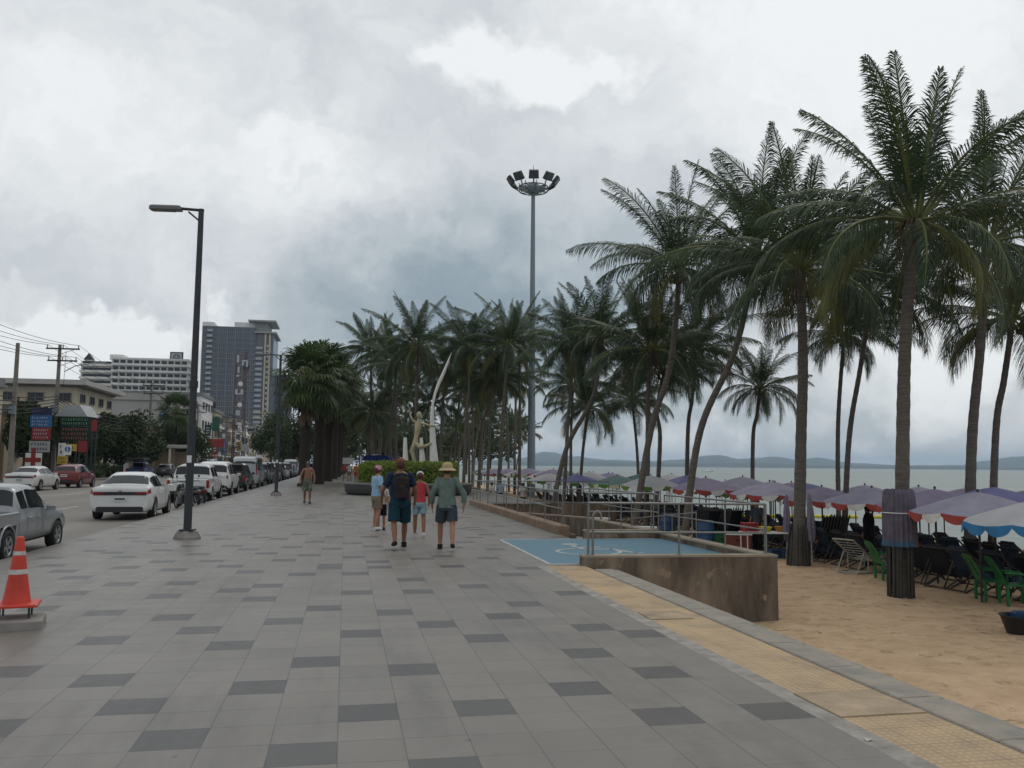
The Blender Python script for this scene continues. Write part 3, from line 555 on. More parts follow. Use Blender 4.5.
# motorbikes
def motorbike(label, loc, rz, paint):
    t = thing('motorbike', label, 'motorbike', loc, rz, 'motorbikes parked by the lamp post')
    for y in (-.62, .62):
        T = Matrix.Rotation(R(90), 3, 'Y'); m = MB(); ps = [(0, y+.25*math.cos(R(a)), .29+.25*math.sin(R(a))) for a in range(0, 361, 18)]; m.tube(ps, .045, 8, cap=False); w_ = m.build('tyre', tyre_m, t)
        m = MB(); m.tube([(0, y+.2*math.cos(R(a)), .29+.2*math.sin(R(a))) for a in range(0, 361, 24)], .012, 4, cap=False)
        for k in range(6): a = k*1.047; m.tube([(0, y, .29), (0, y+.2*math.cos(a), .29+.2*math.sin(a))], .01, 4)
        m.build('rim', rim_m, w_)
    m = MB(); m.tube([(0, -.45, .62), (0, -.1, .55), (0, .15, .42), (0, .38, .62), (0, .45, .85)], [.09, .12, .10, .09, .06], 8); m.tube([(0, .36, .95), (0, .42, .72), (0, .5, .5)], [.05, .11, .08], 8); m.bbox(0, -.7, .66, .16, .4, .12, .04); m.build('body', paint, t)
    m = MB(); m.bbox(0, -.32, .76, .24, .72, .10, .04); m.build('seat', black_pl, t)
    m = MB(); m.bbox(0, -.05, .36, .26, .42, .28, .05); m.tube([(.1, .0, .25), (.14, -.4, .3), (.15, -.8, .36)], [.025, .03, .045], 7); m.build('engine', dark_metal, t)
    for s_ in (-1, 1):
        m = MB(); m.tube([(.07*s_, .62, .29), (.07*s_, .45, .85)], .02, 6); m.build('fork_leg', dark_metal, t); m = MB(); m.tube([(.08*s_, -.62, .29), (.08*s_, -.5, .62)], .02, 6); m.build('shock_absorber', dark_metal, t)
    m = MB(); m.tube([(0, .36, .62), (0, .62, .62), (0, .78, .55), (0, .90, .4)], [.04, .05, .06, .04], 6); m.build('mudguard', paint, t)
    m = MB(); m.tube([(-.34, .28, 1.0), (-.12, .42, 1.02), (.12, .42, 1.02), (.34, .28, 1.0)], .016, 6); m.build('handlebar', dark_metal, t)
    for s_ in (-1, 1): m = MB(); m.tube([(.25*s_, .34, 1.0), (.3*s_, .34, 1.18)], .008, 4); m.lathe([(.005, -.01), (.05, 0), (.005, .01)], 10, c=(.3*s_, .33, 1.22), T=Matrix.Rotation(R(90), 3, 'X')); m.build('mirror', black_pl, t)
    m = MB(); m.lathe([(.02, -.05), (.08, 0), (.07, .05), (.01, .07)], 12, c=(0, .52, .92), T=Matrix.Rotation(R(-90), 3, 'X')); m.build('headlight', head_m, t)
    m = MB(); m.box(0, -.92, .62, .12, .03, .08); m.build('tail_light', tail_m, t)
motorbike('black motorbike parked right behind the white sedan, nearer one', (-6.15, 35.6, RZ_), R(28), K_PAINT)
motorbike('second dark motorbike, just left of the lamp post', (-6.2, 37.0, RZ_), R(40), G_PAINT)
motorbike('third motorbike partly hidden by the lamp pole', (-6.15, 38.5, RZ_), R(35), K_PAINT)
# ================================================================ SETTING
PX0, PX1 = -5.6, 3.2            # edges of the tiled promenade
TY = .373                       # tile grid phase along y
def tile_mats():
    out = []
    for nm, c, dark in (('light granite tile', (.180, .164, .143), 0), ('dark granite tile', (.066, .063, .059), 1)):
        m = bpy.data.materials.new(nm); m.use_nodes = True; nt = m.node_tree; N = nt.nodes; L = nt.links; b = N['Principled BSDF']
        tc = N.new('ShaderNodeTexCoord'); sx = N.new('ShaderNodeSeparateXYZ'); L.new(tc.outputs['Object'], sx.inputs[0])
        u = math_n(nt, 'DIVIDE', sx.outputs[0], .4); v = math_n(nt, 'DIVIDE', math_n(nt, 'SUBTRACT', sx.outputs[1], TY), .4)
        fu = math_n(nt, 'FRACT', math_n(nt, 'ADD', u, 400)); fv = math_n(nt, 'FRACT', math_n(nt, 'ADD', v, 400))
        cb = N.new('ShaderNodeCombineXYZ'); L.new(math_n(nt, 'FLOOR', u), cb.inputs[0]); L.new(math_n(nt, 'FLOOR', v), cb.inputs[1])
        wn = node(N, 'ShaderNodeTexWhiteNoise', noise_dimensions='2D'); L.new(cb.outputs[0], wn.inputs['Vector'])
        n1 = N.new('ShaderNodeTexNoise'); n1.inputs['Scale'].default_value = .7; n1.inputs['Detail'].default_value = 8; n1.inputs['Roughness'].default_value = .65; L.new(tc.outputs['Object'], n1.inputs['Vector'])
        n2 = N.new('ShaderNodeTexNoise'); n2.inputs['Scale'].default_value = 140; n2.inputs['Detail'].default_value = 2; L.new(tc.outputs['Object'], n2.inputs['Vector'])
        n4 = N.new('ShaderNodeTexNoise'); n4.inputs['Scale'].default_value = 4.2; n4.inputs['Detail'].default_value = 9; n4.inputs['Roughness'].default_value = .7; L.new(tc.outputs['Object'], n4.inputs['Vector'])
        k = math_n(nt, 'ADD', math_n(nt, 'MULTIPLY', wn.outputs['Value'], .14 if not dark else .2), .93-.07)
        k = math_n(nt, 'ADD', k, math_n(nt, 'MULTIPLY', math_n(nt, 'SUBTRACT', n1.outputs['Fac'], .5), .55))
        k = math_n(nt, 'ADD', k, math_n(nt, 'MULTIPLY', math_n(nt, 'SUBTRACT', n2.outputs['Fac'], .5), .22))
        k = math_n(nt, 'ADD', k, math_n(nt, 'MULTIPLY', math_n(nt, 'SUBTRACT', n4.outputs['Fac'], .5), .30))
        # joints: distance to the nearest tile edge
        eu = math_n(nt, 'MINIMUM', fu, math_n(nt, 'SUBTRACT', 1, fu)); ev = math_n(nt, 'MINIMUM', fv, math_n(nt, 'SUBTRACT', 1, fv))
        j = node(N, 'ShaderNodeMapRange', interpolation_type='SMOOTHSTEP'); L.new(math_n(nt, 'MINIMUM', eu, ev), j.inputs[0])
        j.inputs[1].default_value = .004; j.inputs[2].default_value = .016; j.inputs[3].default_value = 0; j.inputs[4].default_value = 1
        # the joints are dusty in places, tight in others
        n3 = N.new('ShaderNodeTexNoise'); n3.inputs['Scale'].default_value = 1.3; n3.inputs['Detail'].default_value = 3; L.new(tc.outputs['Object'], n3.inputs['Vector'])
        jm = math_n(nt, 'MULTIPLY', math_n(nt, 'SUBTRACT', 1, j.outputs[0]), math_n(nt, 'MULTIPLY', n3.outputs['Fac'], .85))
        k = math_n(nt, 'MULTIPLY', k, math_n(nt, 'SUBTRACT', 1, jm))
        # chewing gum spots, drips and footworn dirt
        vo = N.new('ShaderNodeTexVoronoi'); vo.inputs['Scale'].default_value = 1.7; L.new(tc.outputs['Object'], vo.inputs['Vector'])
        sp = node(N, 'ShaderNodeMapRange'); L.new(vo.outputs['Distance'], sp.inputs[0]); sp.inputs[1].default_value = .022; sp.inputs[2].default_value = .05; sp.inputs[3].default_value = .62; sp.inputs[4].default_value = 1
        k = math_n(nt, 'MULTIPLY', k, sp.outputs[0])
        mps = N.new('ShaderNodeMapping'); mps.inputs['Scale'].default_value = (1.2, .22, 1); mps.inputs['Rotation'].default_value = (0, 0, .35); L.new(tc.outputs['Object'], mps.inputs[0])
        n5 = N.new('ShaderNodeTexNoise'); n5.inputs['Scale'].default_value = .9; n5.inputs['Detail'].default_value = 8; n5.inputs['Roughness'].default_value = .7; L.new(mps.outputs[0], n5.inputs['Vector'])
        st_ = node(N, 'ShaderNodeMapRange'); L.new(n5.outputs['Fac'], st_.inputs[0]); st_.inputs[1].default_value = .50; st_.inputs[2].default_value = .72; st_.inputs[3].default_value = 1; st_.inputs[4].default_value = .60
        k = math_n(nt, 'MULTIPLY', k, st_.outputs[0])
        vm = node(N, 'ShaderNodeVectorMath', operation='SCALE'); vm.inputs[0].default_value = c; L.new(k, vm.inputs['Scale']); L.new(vm.outputs[0], b.inputs['Base Color'])
        b.inputs['Specular IOR Level'].default_value = .55
        rg = math_n(nt, 'ADD', .30, math_n(nt, 'MULTIPLY', n4.outputs['Fac'], .28)); L.new(rg, b.inputs['Roughness'])
        bp = N.new('ShaderNodeBump'); bp.inputs['Strength'].default_value = .35; bp.inputs['Distance'].default_value = .004; L.new(j.outputs[0], bp.inputs['Height']); L.new(bp.outputs[0], b.inputs['Normal'])
        out.append(m)
    return out
TM = tile_mats()
DARK = set()
def mark(ox, oy, s, pts):
    for a, b in pts:
        p = gp(ox+a*s, oy+b*s); DARK.add((math.floor(p.x/.4), math.floor((p.y-TY)/.4)))
s = 340/1024
mark(0, 600, s, [(155,17),(300,43),(508,54),(590,92),(688,136),(850,62),(968,20),(300,129),(945,184),(55,224),(298,247),(390,322),(770,262),(30,390),(510,418),(910,498)])
mark(300, 600, s, [(65,20),(280,33),(180,97),(408,69),(610,43),(670,7),(556,111),(877,79),(990,98),(338,205),(860,157),(205,337),(552,321),(840,267),(440,490)])
mark(560, 600, s, [(300,220),(320,352),(650,341)])
s = 300/1024
mark(40, 520, s, [(40,294),(42,160),(85,177),(60,127),(187,66),(125,196),(115,245),(205,322),(200,103),(240,115),(285,128),(290,161),(280,215),(405,263),(440,336),(530,378),(408,103),(417,141),(437,174),(465,221),(568,144),(632,158),(540,113),(510,88),(608,68),(640,90),(700,175),(648,240),(740,267),(765,221),(700,100),(760,113),(815,142),(880,191),(823,343),(960,297),(850,90),(905,124),(925,75),(990,158),(1000,100),(740,59),(800,67),(875,50),(695,50),(320,62),(305,43),(350,71),(393,80),(590,50)])
mark(300, 500, s, [(40,192),(90,227),(175,199),(183,148),(110,127),(180,257),(188,311),(260,215),(265,234),(372,266),(396,308),(240,160),(230,125),(320,173),(415,204),(480,188),(512,222),(530,165),(583,290),(635,195),(678,170),(722,251),(780,230),(762,350),(690,391),(920,314),(530,96),(560,147),(595,127),(620,110),(710,100),(790,115),(35,143)])
def nominal(i, j): # beyond the measured part: scattered, never two together
    h = random.random(); return h < .135
rr = random.Random(11)
m = MB()
i0, i1 = round(PX0/.4), round(PX1/.4)
jmax = 380
cells = {}
for i in range(i0, i1):
    for j in range(-12, jmax):
        y = TY+j*.4
        if 4.2 < y < 23: d = (i, j) in DARK
        else:
            d = rr.random() < .15 and not cells.get((i, j-1)) and not cells.get((i-1, j))
        cells[(i, j)] = d
for (i, j), d in cells.items():
    x, y = i*.4, TY+j*.4
    m.quad((x, y, 0), (x+.4, y, 0), (x+.4, y+.4, 0), (x, y+.4, 0), 1 if d else 0)
# the wider paved court beside the ramp and the planter
def court(x0, x1, y0, y1):
    ia, ib = round(x0/.4), round(x1/.4); ja, jb = round((y0-TY)/.4), round((y1-TY)/.4)
    prev = {}
    for i in range(ia, ib):
        for j in range(ja, jb):
            d = rr.random() < .13 and not prev.get((i, j-1)) and not prev.get((i-1, j)); prev[(i, j)] = d
            x, y = i*.4, TY+j*.4
            m.quad((x, y, 0), (x+.4, y, 0), (x+.4, y+.4, 0), (x, y+.4, 0), 1 if d else 0)
court(3.2, 5.2, 19.5, 36.4); court(3.2, 8.8, 36.4, 62)
m.quad((3.2, 14.37, 0), (3.52, 14.37, 0), (3.52, 19.573, 0), (3.2, 19.573, 0), 0)
struct(m.build('promenade_paving', TM))
# road kerb, road, far pavement, ground
m = MB()
for k in range(-3, 60):
    m.bbox(-5.662, k*3+1.5, -.071, .123, 3.0, .142, .006)
struct(m.build('kerb', TM[0]))
asph = mat('worn asphalt', (.19, .172, .15), .75, .22, .35, bump=.3, bscale=60, streak=(1.6, .25, 1))
asph.node_tree.nodes['Principled BSDF'].inputs['Specular IOR Level'].default_value = .45
def sheet(name, x0, x1, y0, y1, z, mt): 
    q = MB(); q.quad((x0, y0, z), (x1, y0, z), (x1, y1, z), (x0, y1, z)); return struct(q.build(name, mt))
sheet('road', -22.8, -5.72, -40, 700, -.13, asph)
m = MB()
paint = mat('worn road paint', (.40, .39, .36), .7, .35, 2)
for k in range(0, 40):
    for x in (-10.4, -14.6): m.box(x, k*8+4, -.124, .12, 3, .004)
struct(m.build('lane_markings', paint))
paver = mat('far pavement concrete', (.20, .17, .145), .9, .25, .8, bump=.3)
m = MB(); m.box(-25.4, 330, -.06, 5, 760, .14); struct(m.build('pavement', paver))
soil = mat('dry ground', (.15, .12, .085), .95, .3, .15, bump=.5, bscale=3)
m = MB(); m.add([(-13000, -400, -.22), (-27.85, -400, -.22), (-27.85, 700, -.22), (-13000, 13000, -.22), (-5.6, 700, -.22), (1.0, 13000, -.22)], [(0, 1, 2, 3), (3, 2, 4, 5)])
m.quad((-30, -400, -.226), (4.3, -400, -.226), (4.3, 150, -.226), (-30, 700, -.226))
struct(m.build('ground', soil))
# granite strip, tactile strip, drain slot, sea kerb
m = MB(); strip = mat('pale granite strip', (.27, .25, .22), .8, .35, 5, bump=.4)
m.quad((3.2, -4.4, 0), (3.37, -4.4, 0), (3.37, 14.37, 0), (3.2, 14.37, 0)); struct(m.build('granite_strip', strip))
def tactile():
    mt = bpy.data.materials.new('yellow tactile paving'); mt.use_nodes = True; nt = mt.node_tree; N = nt.nodes; L = nt.links; b = N['Principled BSDF']
    tc = N.new('ShaderNodeTexCoord'); sx = N.new('ShaderNodeSeparateXYZ'); L.new(tc.outputs['Object'], sx.inputs[0])
    def dist(o, per):
        f = math_n(nt, 'FRACT', math_n(nt, 'ADD', math_n(nt, 'DIVIDE', o, per), 400)); return math_n(nt, 'SUBTRACT', f, .5)
    a = dist(sx.outputs[0], .055); c = dist(sx.outputs[1], .055)
    r = math_n(nt, 'SQRT', math_n(nt, 'ADD', math_n(nt, 'MULTIPLY', a, a), math_n(nt, 'MULTIPLY', c, c)))
    dome = node(N, 'ShaderNodeMapRange', interpolation_type='SMOOTHSTEP'); L.new(r, dome.inputs[0]); dome.inputs[1].default_value = .2; dome.inputs[2].default_value = .42; dome.inputs[3].default_value = 1; dome.inputs[4].default_value = 0
    n1 = N.new('ShaderNodeTexNoise'); n1.inputs['Scale'].default_value = 1.6; n1.inputs['Detail'].default_value = 9; n1.inputs['Roughness'].default_value = .72; L.new(tc.outputs['Object'], n1.inputs['Vector'])
    cr = N.new('ShaderNodeValToRGB'); e = cr.color_ramp.elements; e[0].position = .3; e[0].color = (.24, .19, .135, 1); e[1].position = .66; e[1].color = (.52, .37, .21, 1); x = e.new(.47); x.color = (.42, .305, .185, 1)
    L.new(n1.outputs['Fac'], cr.inputs[0])
    mx = node(N, 'ShaderNodeMix', data_type='RGBA', blend_type='MULTIPLY'); mx.inputs[0].default_value = .38; L.new(cr.outputs[0], mx.inputs[6])
    g = N.new('ShaderNodeCombineColor'); v = math_n(nt, 'ADD', math_n(nt, 'MULTIPLY', dome.outputs[0], .45), .6)
    for q in range(3): L.new(v, g.inputs[q])
    L.new(g.outputs[0], mx.inputs[7])
    # slab joints every 0.34 x 0.3
    j1 = math_n(nt, 'ABSOLUTE', dist(math_n(nt, 'SUBTRACT', sx.outputs[0], 3.535), .33)); j2 = math_n(nt, 'ABSOLUTE', dist(sx.outputs[1], .33))
    jj = math_n(nt, 'GREATER_THAN', math_n(nt, 'MAXIMUM', j1, j2), .485)
    mx2 = node(N, 'ShaderNodeMix', data_type='RGBA'); L.new(math_n(nt, 'MULTIPLY', jj, .28), mx2.inputs[0]); L.new(mx.outputs[2], mx2.inputs[6]); mx2.inputs[7].default_value = (.09, .07, .05, 1)
    L.new(mx2.outputs[2], b.inputs['Base Color']); b.inputs['Roughness'].default_value = .85
    bp = N.new('ShaderNodeBump'); bp.inputs['Strength'].default_value = .6; bp.inputs['Distance'].default_value = .005; L.new(dome.outputs[0], bp.inputs['Height']); L.new(bp.outputs[0], b.inputs['Normal'])
    return mt
m = MB(); m.quad((3.37, -4.4, 0), (4.03, -4.4, 0), (4.03, 14.37, 0), (3.37, 14.37, 0)); struct(m.build('tactile_strip', tactile()))
m = MB(); m.quad((4.03, -4.4, -.03), (4.07, -4.4, -.03), (4.07, 14, -.03), (4.03, 14, -.03)); struct(m.build('drain_slot', black_pl))
m = MB()
for k in range(-4, 14):
    m.bbox(4.22, k+.45, -.25, .30, .992, .5, .012)
    m.bbox(4.43, k+.45, -.6, .11, .994, 1.16, .015)
struct(m.build('sea_kerb', grey_kerb))
cov = mat('worn cover slab', (.33, .25, .165), .8, .3, 3, bump=.4)
m = MB(); m.box(3.68, 5.86, .004, .66, .62, .012, 0, R(1)); c = m.build('cover_slab', cov); tag(c, 'square worn tan cover slab set in the yellow tactile strip', 'access cover')
m = MB(); m.box(3.62, 9.55, .004, .5, .5, .012, 0, R(-1)); c = m.build('cover_slab', cov); tag(c, 'smaller far access cover in the yellow strip near the ramp', 'access cover')
# sand beach, one sheet with a finer grid near the promenade
def lin(a, b, n): return [a+(b-a)*i/n for i in range(n)]
xs = lin(4.3, 16, 60)+lin(16, 34, 36)+[34, 38, 44, 60]; ys = lin(-10, 3, 13)+lin(3, 30, 135)+lin(30, 60, 60)+lin(60, 260, 60)+[260, 600, 900]
vs = [(x, y, sand_z(x, y)) for y in ys for x in xs]; nx = len(xs)
m = MB(); m.add(vs, [(j*nx+i, j*nx+i+1, (j+1)*nx+i+1, (j+1)*nx+i) for j in range(len(ys)-1) for i in range(nx-1)], 0, True)
sand_m = mat('beach sand', (.47, .32, .19), .95, .2, 2.2, col2=(.62, .44, .28), bump=1, bscale=5.5, spec=.15)
sb = [n for n in sand_m.node_tree.nodes if n.type == 'BUMP'][0]; sb.inputs['Distance'].default_value = .09
nn = sand_m.node_tree.nodes; ll = sand_m.node_tree.links
vz = nn.new('ShaderNodeTexVoronoi'); vz.feature = 'SMOOTH_F1'; vz.inputs['Scale'].default_value = 3.1; vz.inputs['Randomness'].default_value = 1
nz2 = nn.new('ShaderNodeTexNoise'); nz2.inputs['Scale'].default_value = 7; nz2.inputs['Detail'].default_value = 4; tcs = [n for n in nn if n.type == 'TEX_COORD'][0]; ll.new(tcs.outputs['Object'], nz2.inputs['Vector'])
va = node(nn, 'ShaderNodeVectorMath', operation='MULTIPLY_ADD'); ll.new(nz2.outputs['Color'], va.inputs[0]); va.inputs[1].default_value = (.22, .22, 0); ll.new(tcs.outputs['Object'], va.inputs[2]); ll.new(va.outputs[0], vz.inputs['Vector'])
ft = node(nn, 'ShaderNodeMapRange', interpolation_type='SMOOTHSTEP'); ll.new(vz.outputs['Distance'], ft.inputs[0]); ft.inputs[1].default_value = .08; ft.inputs[2].default_value = .36
bp2 = nn.new('ShaderNodeBump'); bp2.inputs['Strength'].default_value = .7; bp2.inputs['Distance'].default_value = .10; ll.new(ft.outputs[0], bp2.inputs['Height']); ll.new(sb.outputs[0], bp2.inputs['Normal']); ll.new(bp2.outputs[0], nn['Principled BSDF'].inputs['Normal'])
struct(m.build('sand_beach', sand_m))
# planting bed under the palm grove, at promenade level
bed = mat('planting bed soil', (.17, .125, .08), .95, .3, 1, bump=.5)
m = MB(); m.box(5.4, 172, -.6, 8.4, 219.6, 1.22); m.box(10.6, 125, -.85, 2, 176, 1.0); struct(m.build('planting_bed', bed))
# sea
sea_m = bpy.data.materials.new('grey green sea'); sea_m.use_nodes = True
nt = sea_m.node_tree; N = nt.nodes; L = nt.links; b = N['Principled BSDF']; b.inputs['Base Color'].default_value = (.13, .17, .155, 1); b.inputs['Roughness'].default_value = .5; b.inputs['Specular IOR Level'].default_value = .22
tc = N.new('ShaderNodeTexCoord'); mp = N.new('ShaderNodeMapping'); mp.inputs['Scale'].default_value = (.7, .25, 1); L.new(tc.outputs['Object'], mp.inputs[0])
w1 = N.new('ShaderNodeTexNoise'); w1.inputs['Scale'].default_value = 1.0; w1.inputs['Detail'].default_value = 6; L.new(mp.outputs[0], w1.inputs['Vector'])
bp = N.new('ShaderNodeBump'); bp.inputs['Strength'].default_value = 1; bp.inputs['Distance'].default_value = .35; L.new(w1.outputs['Fac'], bp.inputs['Height']); L.new(bp.outputs[0], b.inputs['Normal'])
w2 = N.new('ShaderNodeTexNoise'); w2.inputs['Scale'].default_value = .02; w2.inputs['Detail'].default_value = 5; mp2 = N.new('ShaderNodeMapping'); mp2.inputs['Scale'].default_value = (.4, 2.5, 1); mp2.inputs['Rotation'].default_value = (0, 0, -YAW); L.new(tc.outputs['Object'], mp2.inputs[0]); L.new(mp2.outputs[0], w2.inputs['Vector'])
cr = N.new('ShaderNodeValToRGB'); e = cr.color_ramp.elements; e[0].position = .35; e[0].color = (.165, .20, .19, 1); e[1].position = .7; e[1].color = (.225, .26, .245, 1); L.new(w2.outputs['Fac'], cr.inputs[0]); L.new(cr.outputs[0], b.inputs['Base Color'])
sheet('sea', 20, 13000, -3000, 13000, -2.2, sea_m)
# surf line at the water's edge
foam = mat('sea foam', (.6, .62, .6), .7, .2, 2)
# distant hills over the bay
hill_m = mat('far forested hills', (.06, .085, .08), .95, .3, .004)
def hills(prof, D, depth, seed, z0=-2.2):
    m = MB(); rows = []
    rd = random.Random(seed)
    n = 120; px0, px1 = prof[0][0], prof[-1][0]
    def hh(px):
        for a, b in zip(prof, prof[1:]):
            if a[0] <= px <= b[0]: t = (px-a[0])/(b[0]-a[0]); t = t*t*(3-2*t); return a[1]+(b[1]-a[1])*t
        return 0
    vs = []
    K = 9
    for i in range(n+1):
        px = px0+(px1-px0)*i/n; h = hh(px)
        for k in range(K):
            t = k/(K-1)*2-1; d = D+t*depth
            p = at(px, 466, d); z = z0-1+(h*D/FPX+2)*(1-t*t)**.8*(1+.14*noise.noise(Vector((px*.07, k*.6, seed))))+4*noise.noise(Vector((px*.3, k, seed)))*(1-abs(t))
            vs.append((p.x, p.y, z))
    m.add(vs, [(i*K+k, i*K+k+1, (i+1)*K+k+1, (i+1)*K+k) for i in range(n) for k in range(K-1)], 0, True)
    return struct(m.build('hills', hill_m))
hills([(470, 3), (520, 7), (545, 13.5), (575, 9), (610, 6), (640, 5), (680, 7), (712, 11.5), (745, 8.5), (775, 10), (800, 8), (818, 10.5), (850, 5), (900, 3.5), (960, 4), (985, 8), (1015, 13), (1060, 17), (1120, 12), (1200, 5)], 6500, 700, 1)
hills([(470, 5), (560, 4), (600, 4.5), (680, 3.5), (760, 4.5), (850, 3.0), (1000, 3.0), (1200, 2)], 4200, 250, 2)
# ================================================================ RAMP COURT
blue_m = mat('faded blue ramp paint', (.11, .19, .235), .75, .2, 2.2, col2=(.085, .20, .265), bump=.2)
cream_line = mat('white floor paint', (.36, .38, .37), .7, .2, 4)
wall_m = mat('stained brown render wall', (.075, .06, .045), .95, .5, 1.6, col2=(.23, .18, .13), bump=.4, streak=(1.6, 1.6, .45))
WALLFIX = 1; cap_m = mat('wall cap render', (.30, .25, .185), .9, .2, 3, bump=.3)
m = MB(); m.quad((3.5, 14.7, .004), (7.32, 14.7, .004), (7.32, 19.5, .004), (3.5, 19.5, .004)); struct(m.build('ramp_landing', blue_m))
m = MB(); m.box(5.36, 17.0, -.6, 3.68, 5.14, 1.198, 0); struct(m.build('landing_base', concrete))
m = MB(); m.box(3.48, 17.1, .003, .07, 4.9, .010); m.box(5.3, 19.54, .003, 3.7, .08, .010); m.box(3.75, 14.68, .003, .47, .08, .010); struct(m.build('landing_edge_line', cream_line))
# wheelchair symbol painted on the landing
m = MB(); Z = .008; cx, cy = 4.75, 16.7
def arc_band(cx, cy, r, w, a0, a1, n=24, sx=1, sy=1):
    for k in range(n):
        t0, t1 = R(a0+(a1-a0)*k/n), R(a0+(a1-a0)*(k+1)/n)
        m.quad(*[(cx+sx*q*math.cos(t), cy+sy*q*math.sin(t), Z) for q, t in ((r-w/2, t0), (r+w/2, t0), (r+w/2, t1), (r-w/2, t1))][:4])
def bar(x0, y0, x1, y1, w):
    d = Vector((x1-x0, y1-y0)).normalized(); n_ = Vector((-d.y, d.x))*w/2
    m.quad((x0+n_.x, y0+n_.y, Z), (x0-n_.x, y0-n_.y, Z), (x1-n_.x, y1-n_.y, Z), (x1+n_.x, y1+n_.y, Z))
arc_band(cx, cy, .62, .09, 100, 370); arc_band(cx+.02, cy+1.55, .09, .18, 0, 360, 14)
bar(cx, cy+1.25, cx+.05, cy+.45, .14); bar(cx, cy+.95, cx+.5, cy+.85, .12); bar(cx, cy+.45, cx+.62, cy+.40, .14); bar(cx+.6, cy+.42, cx+.85, cy-.35, .14); bar(cx+.8, cy-.35, cx+1.05, cy-.28, .1)
o = m.build('wheelchair_symbol', cream_line); tag(o, 'white wheelchair symbol painted on the blue ramp landing', 'floor marking')
# old render: dark runs from the top, pale scraped patches, fine speckle
nt = wall_m.node_tree; N = nt.nodes; L = nt.links; b = N['Principled BSDF']; old = b.inputs['Base Color'].links[0].from_socket
tcw = [n for n in N if n.type == 'TEX_COORD'][0]
mpw = N.new('ShaderNodeMapping'); mpw.inputs['Scale'].default_value = (2.6, 2.6, .8); L.new(tcw.outputs['Object'], mpw.inputs[0])
nw_ = N.new('ShaderNodeTexNoise'); nw_.inputs['Scale'].default_value = 1.1; nw_.inputs['Detail'].default_value = 7; nw_.inputs['Roughness'].default_value = .65; L.new(mpw.outputs[0], nw_.inputs['Vector'])
mr_ = node(N, 'ShaderNodeMapRange'); L.new(nw_.outputs['Fac'], mr_.inputs[0]); mr_.inputs[1].default_value = .35; mr_.inputs[2].default_value = .68; mr_.inputs[3].default_value = .62; mr_.inputs[4].default_value = 1.2
sc1 = node(N, 'ShaderNodeVectorMath', operation='SCALE'); L.new(old, sc1.inputs[0]); L.new(mr_.outputs[0], sc1.inputs['Scale'])
npz = N.new('ShaderNodeTexNoise'); npz.inputs['Scale'].default_value = 4.3; npz.inputs['Detail'].default_value = 6; npz.inputs['Roughness'].default_value = .4; L.new(tcw.outputs['Object'], npz.inputs['Vector'])
mpz = node(N, 'ShaderNodeMapRange'); L.new(npz.outputs['Fac'], mpz.inputs[0]); mpz.inputs[1].default_value = .66; mpz.inputs[2].default_value = .70
mxw = node(N, 'ShaderNodeMix', data_type='RGBA'); L.new(mpz.outputs[0], mxw.inputs[0]); L.new(sc1.outputs[0], mxw.inputs[6]); mxw.inputs[7].default_value = (.26, .19, .13, 1); L.new(mxw.outputs[2], b.inputs['Base Color'])
# walls round the landing and ramp
def wall_poly(name, pts, th, ztops, zb, label, cap=True):
    t = thing(name, label, 'wall', (pts[0][0], pts[0][1], 0)); o = Vector((pts[0][0], pts[0][1], 0))
    a = Vector((*pts[0], 0)); b = Vector((*pts[1], 0)); d = (b-a).normalized(); nn_ = Vector((-d.y, d.x, 0))*th/2
    L_ = (b-a).length; n = max(2, int(L_/.5)); m = MB(); c = MB(); vs = []
    def zt(q): return ztops[0]+(ztops[1]-ztops[0])*q
    for i in range(n+1):
        q = i/n; p = a+(b-a)*q-o
        vs += [p-nn_+Vector((0, 0, zb)), p+nn_+Vector((0, 0, zb)), p+nn_+Vector((0, 0, zt(q)-.035)), p-nn_+Vector((0, 0, zt(q)-.035))]
    fs = []
    for i in range(n):
        for k in range(4): fs.append((i*4+k, i*4+(k+1) % 4, (i+1)*4+(k+1) % 4, (i+1)*4+k))
    fs += [(3, 2, 1, 0), (n*4, n*4+1, n*4+2, n*4+3)]
    m.add(vs, fs); m.build('wall_face', wall_m, t)
    e = d*.01; n2 = nn_*1.06
    p0, p1 = a-o-e, b-o+e
    cv = []
    for p, q in ((p0, 0), (p1, 1)):
        for sgn, dz in ((-1, -.035), (1, -.035), (1, 0), (-1, 0)): cv.append(p+n2*sgn+Vector((0, 0, zt(q)+dz+.001)))
    c.add(cv, [(3, 2, 1, 0), (4, 5, 6, 7), (0, 1, 5, 4), (1, 2, 6, 5), (2, 3, 7, 6), (3, 0, 4, 7)]); c.build('wall_cap', cap_m, t)
    return t
wall_poly('retaining_wall', [(4.0, 14.5), (7.55, 14.5)], .24, (.17, .15), -1.3, 'stained brown concrete wall on the near side of the ramp landing')
wall_poly('retaining_wall', [(7.43, 14.63), (7.43, 26)], .24, (.15, .10), -1.3, 'long low wall between the ramp and the beach umbrellas')
wall_poly('retaining_wall', [(7.43, 26.1), (7.43, 36)], .24, (.10, -.3), -1.4, 'far sloping end of the ramp side wall')
wall_poly('retaining_wall', [(5.5, 19.72), (7.30, 19.72)], .2, (.2, .2), -1.0, 'short cross wall behind the blue landing')
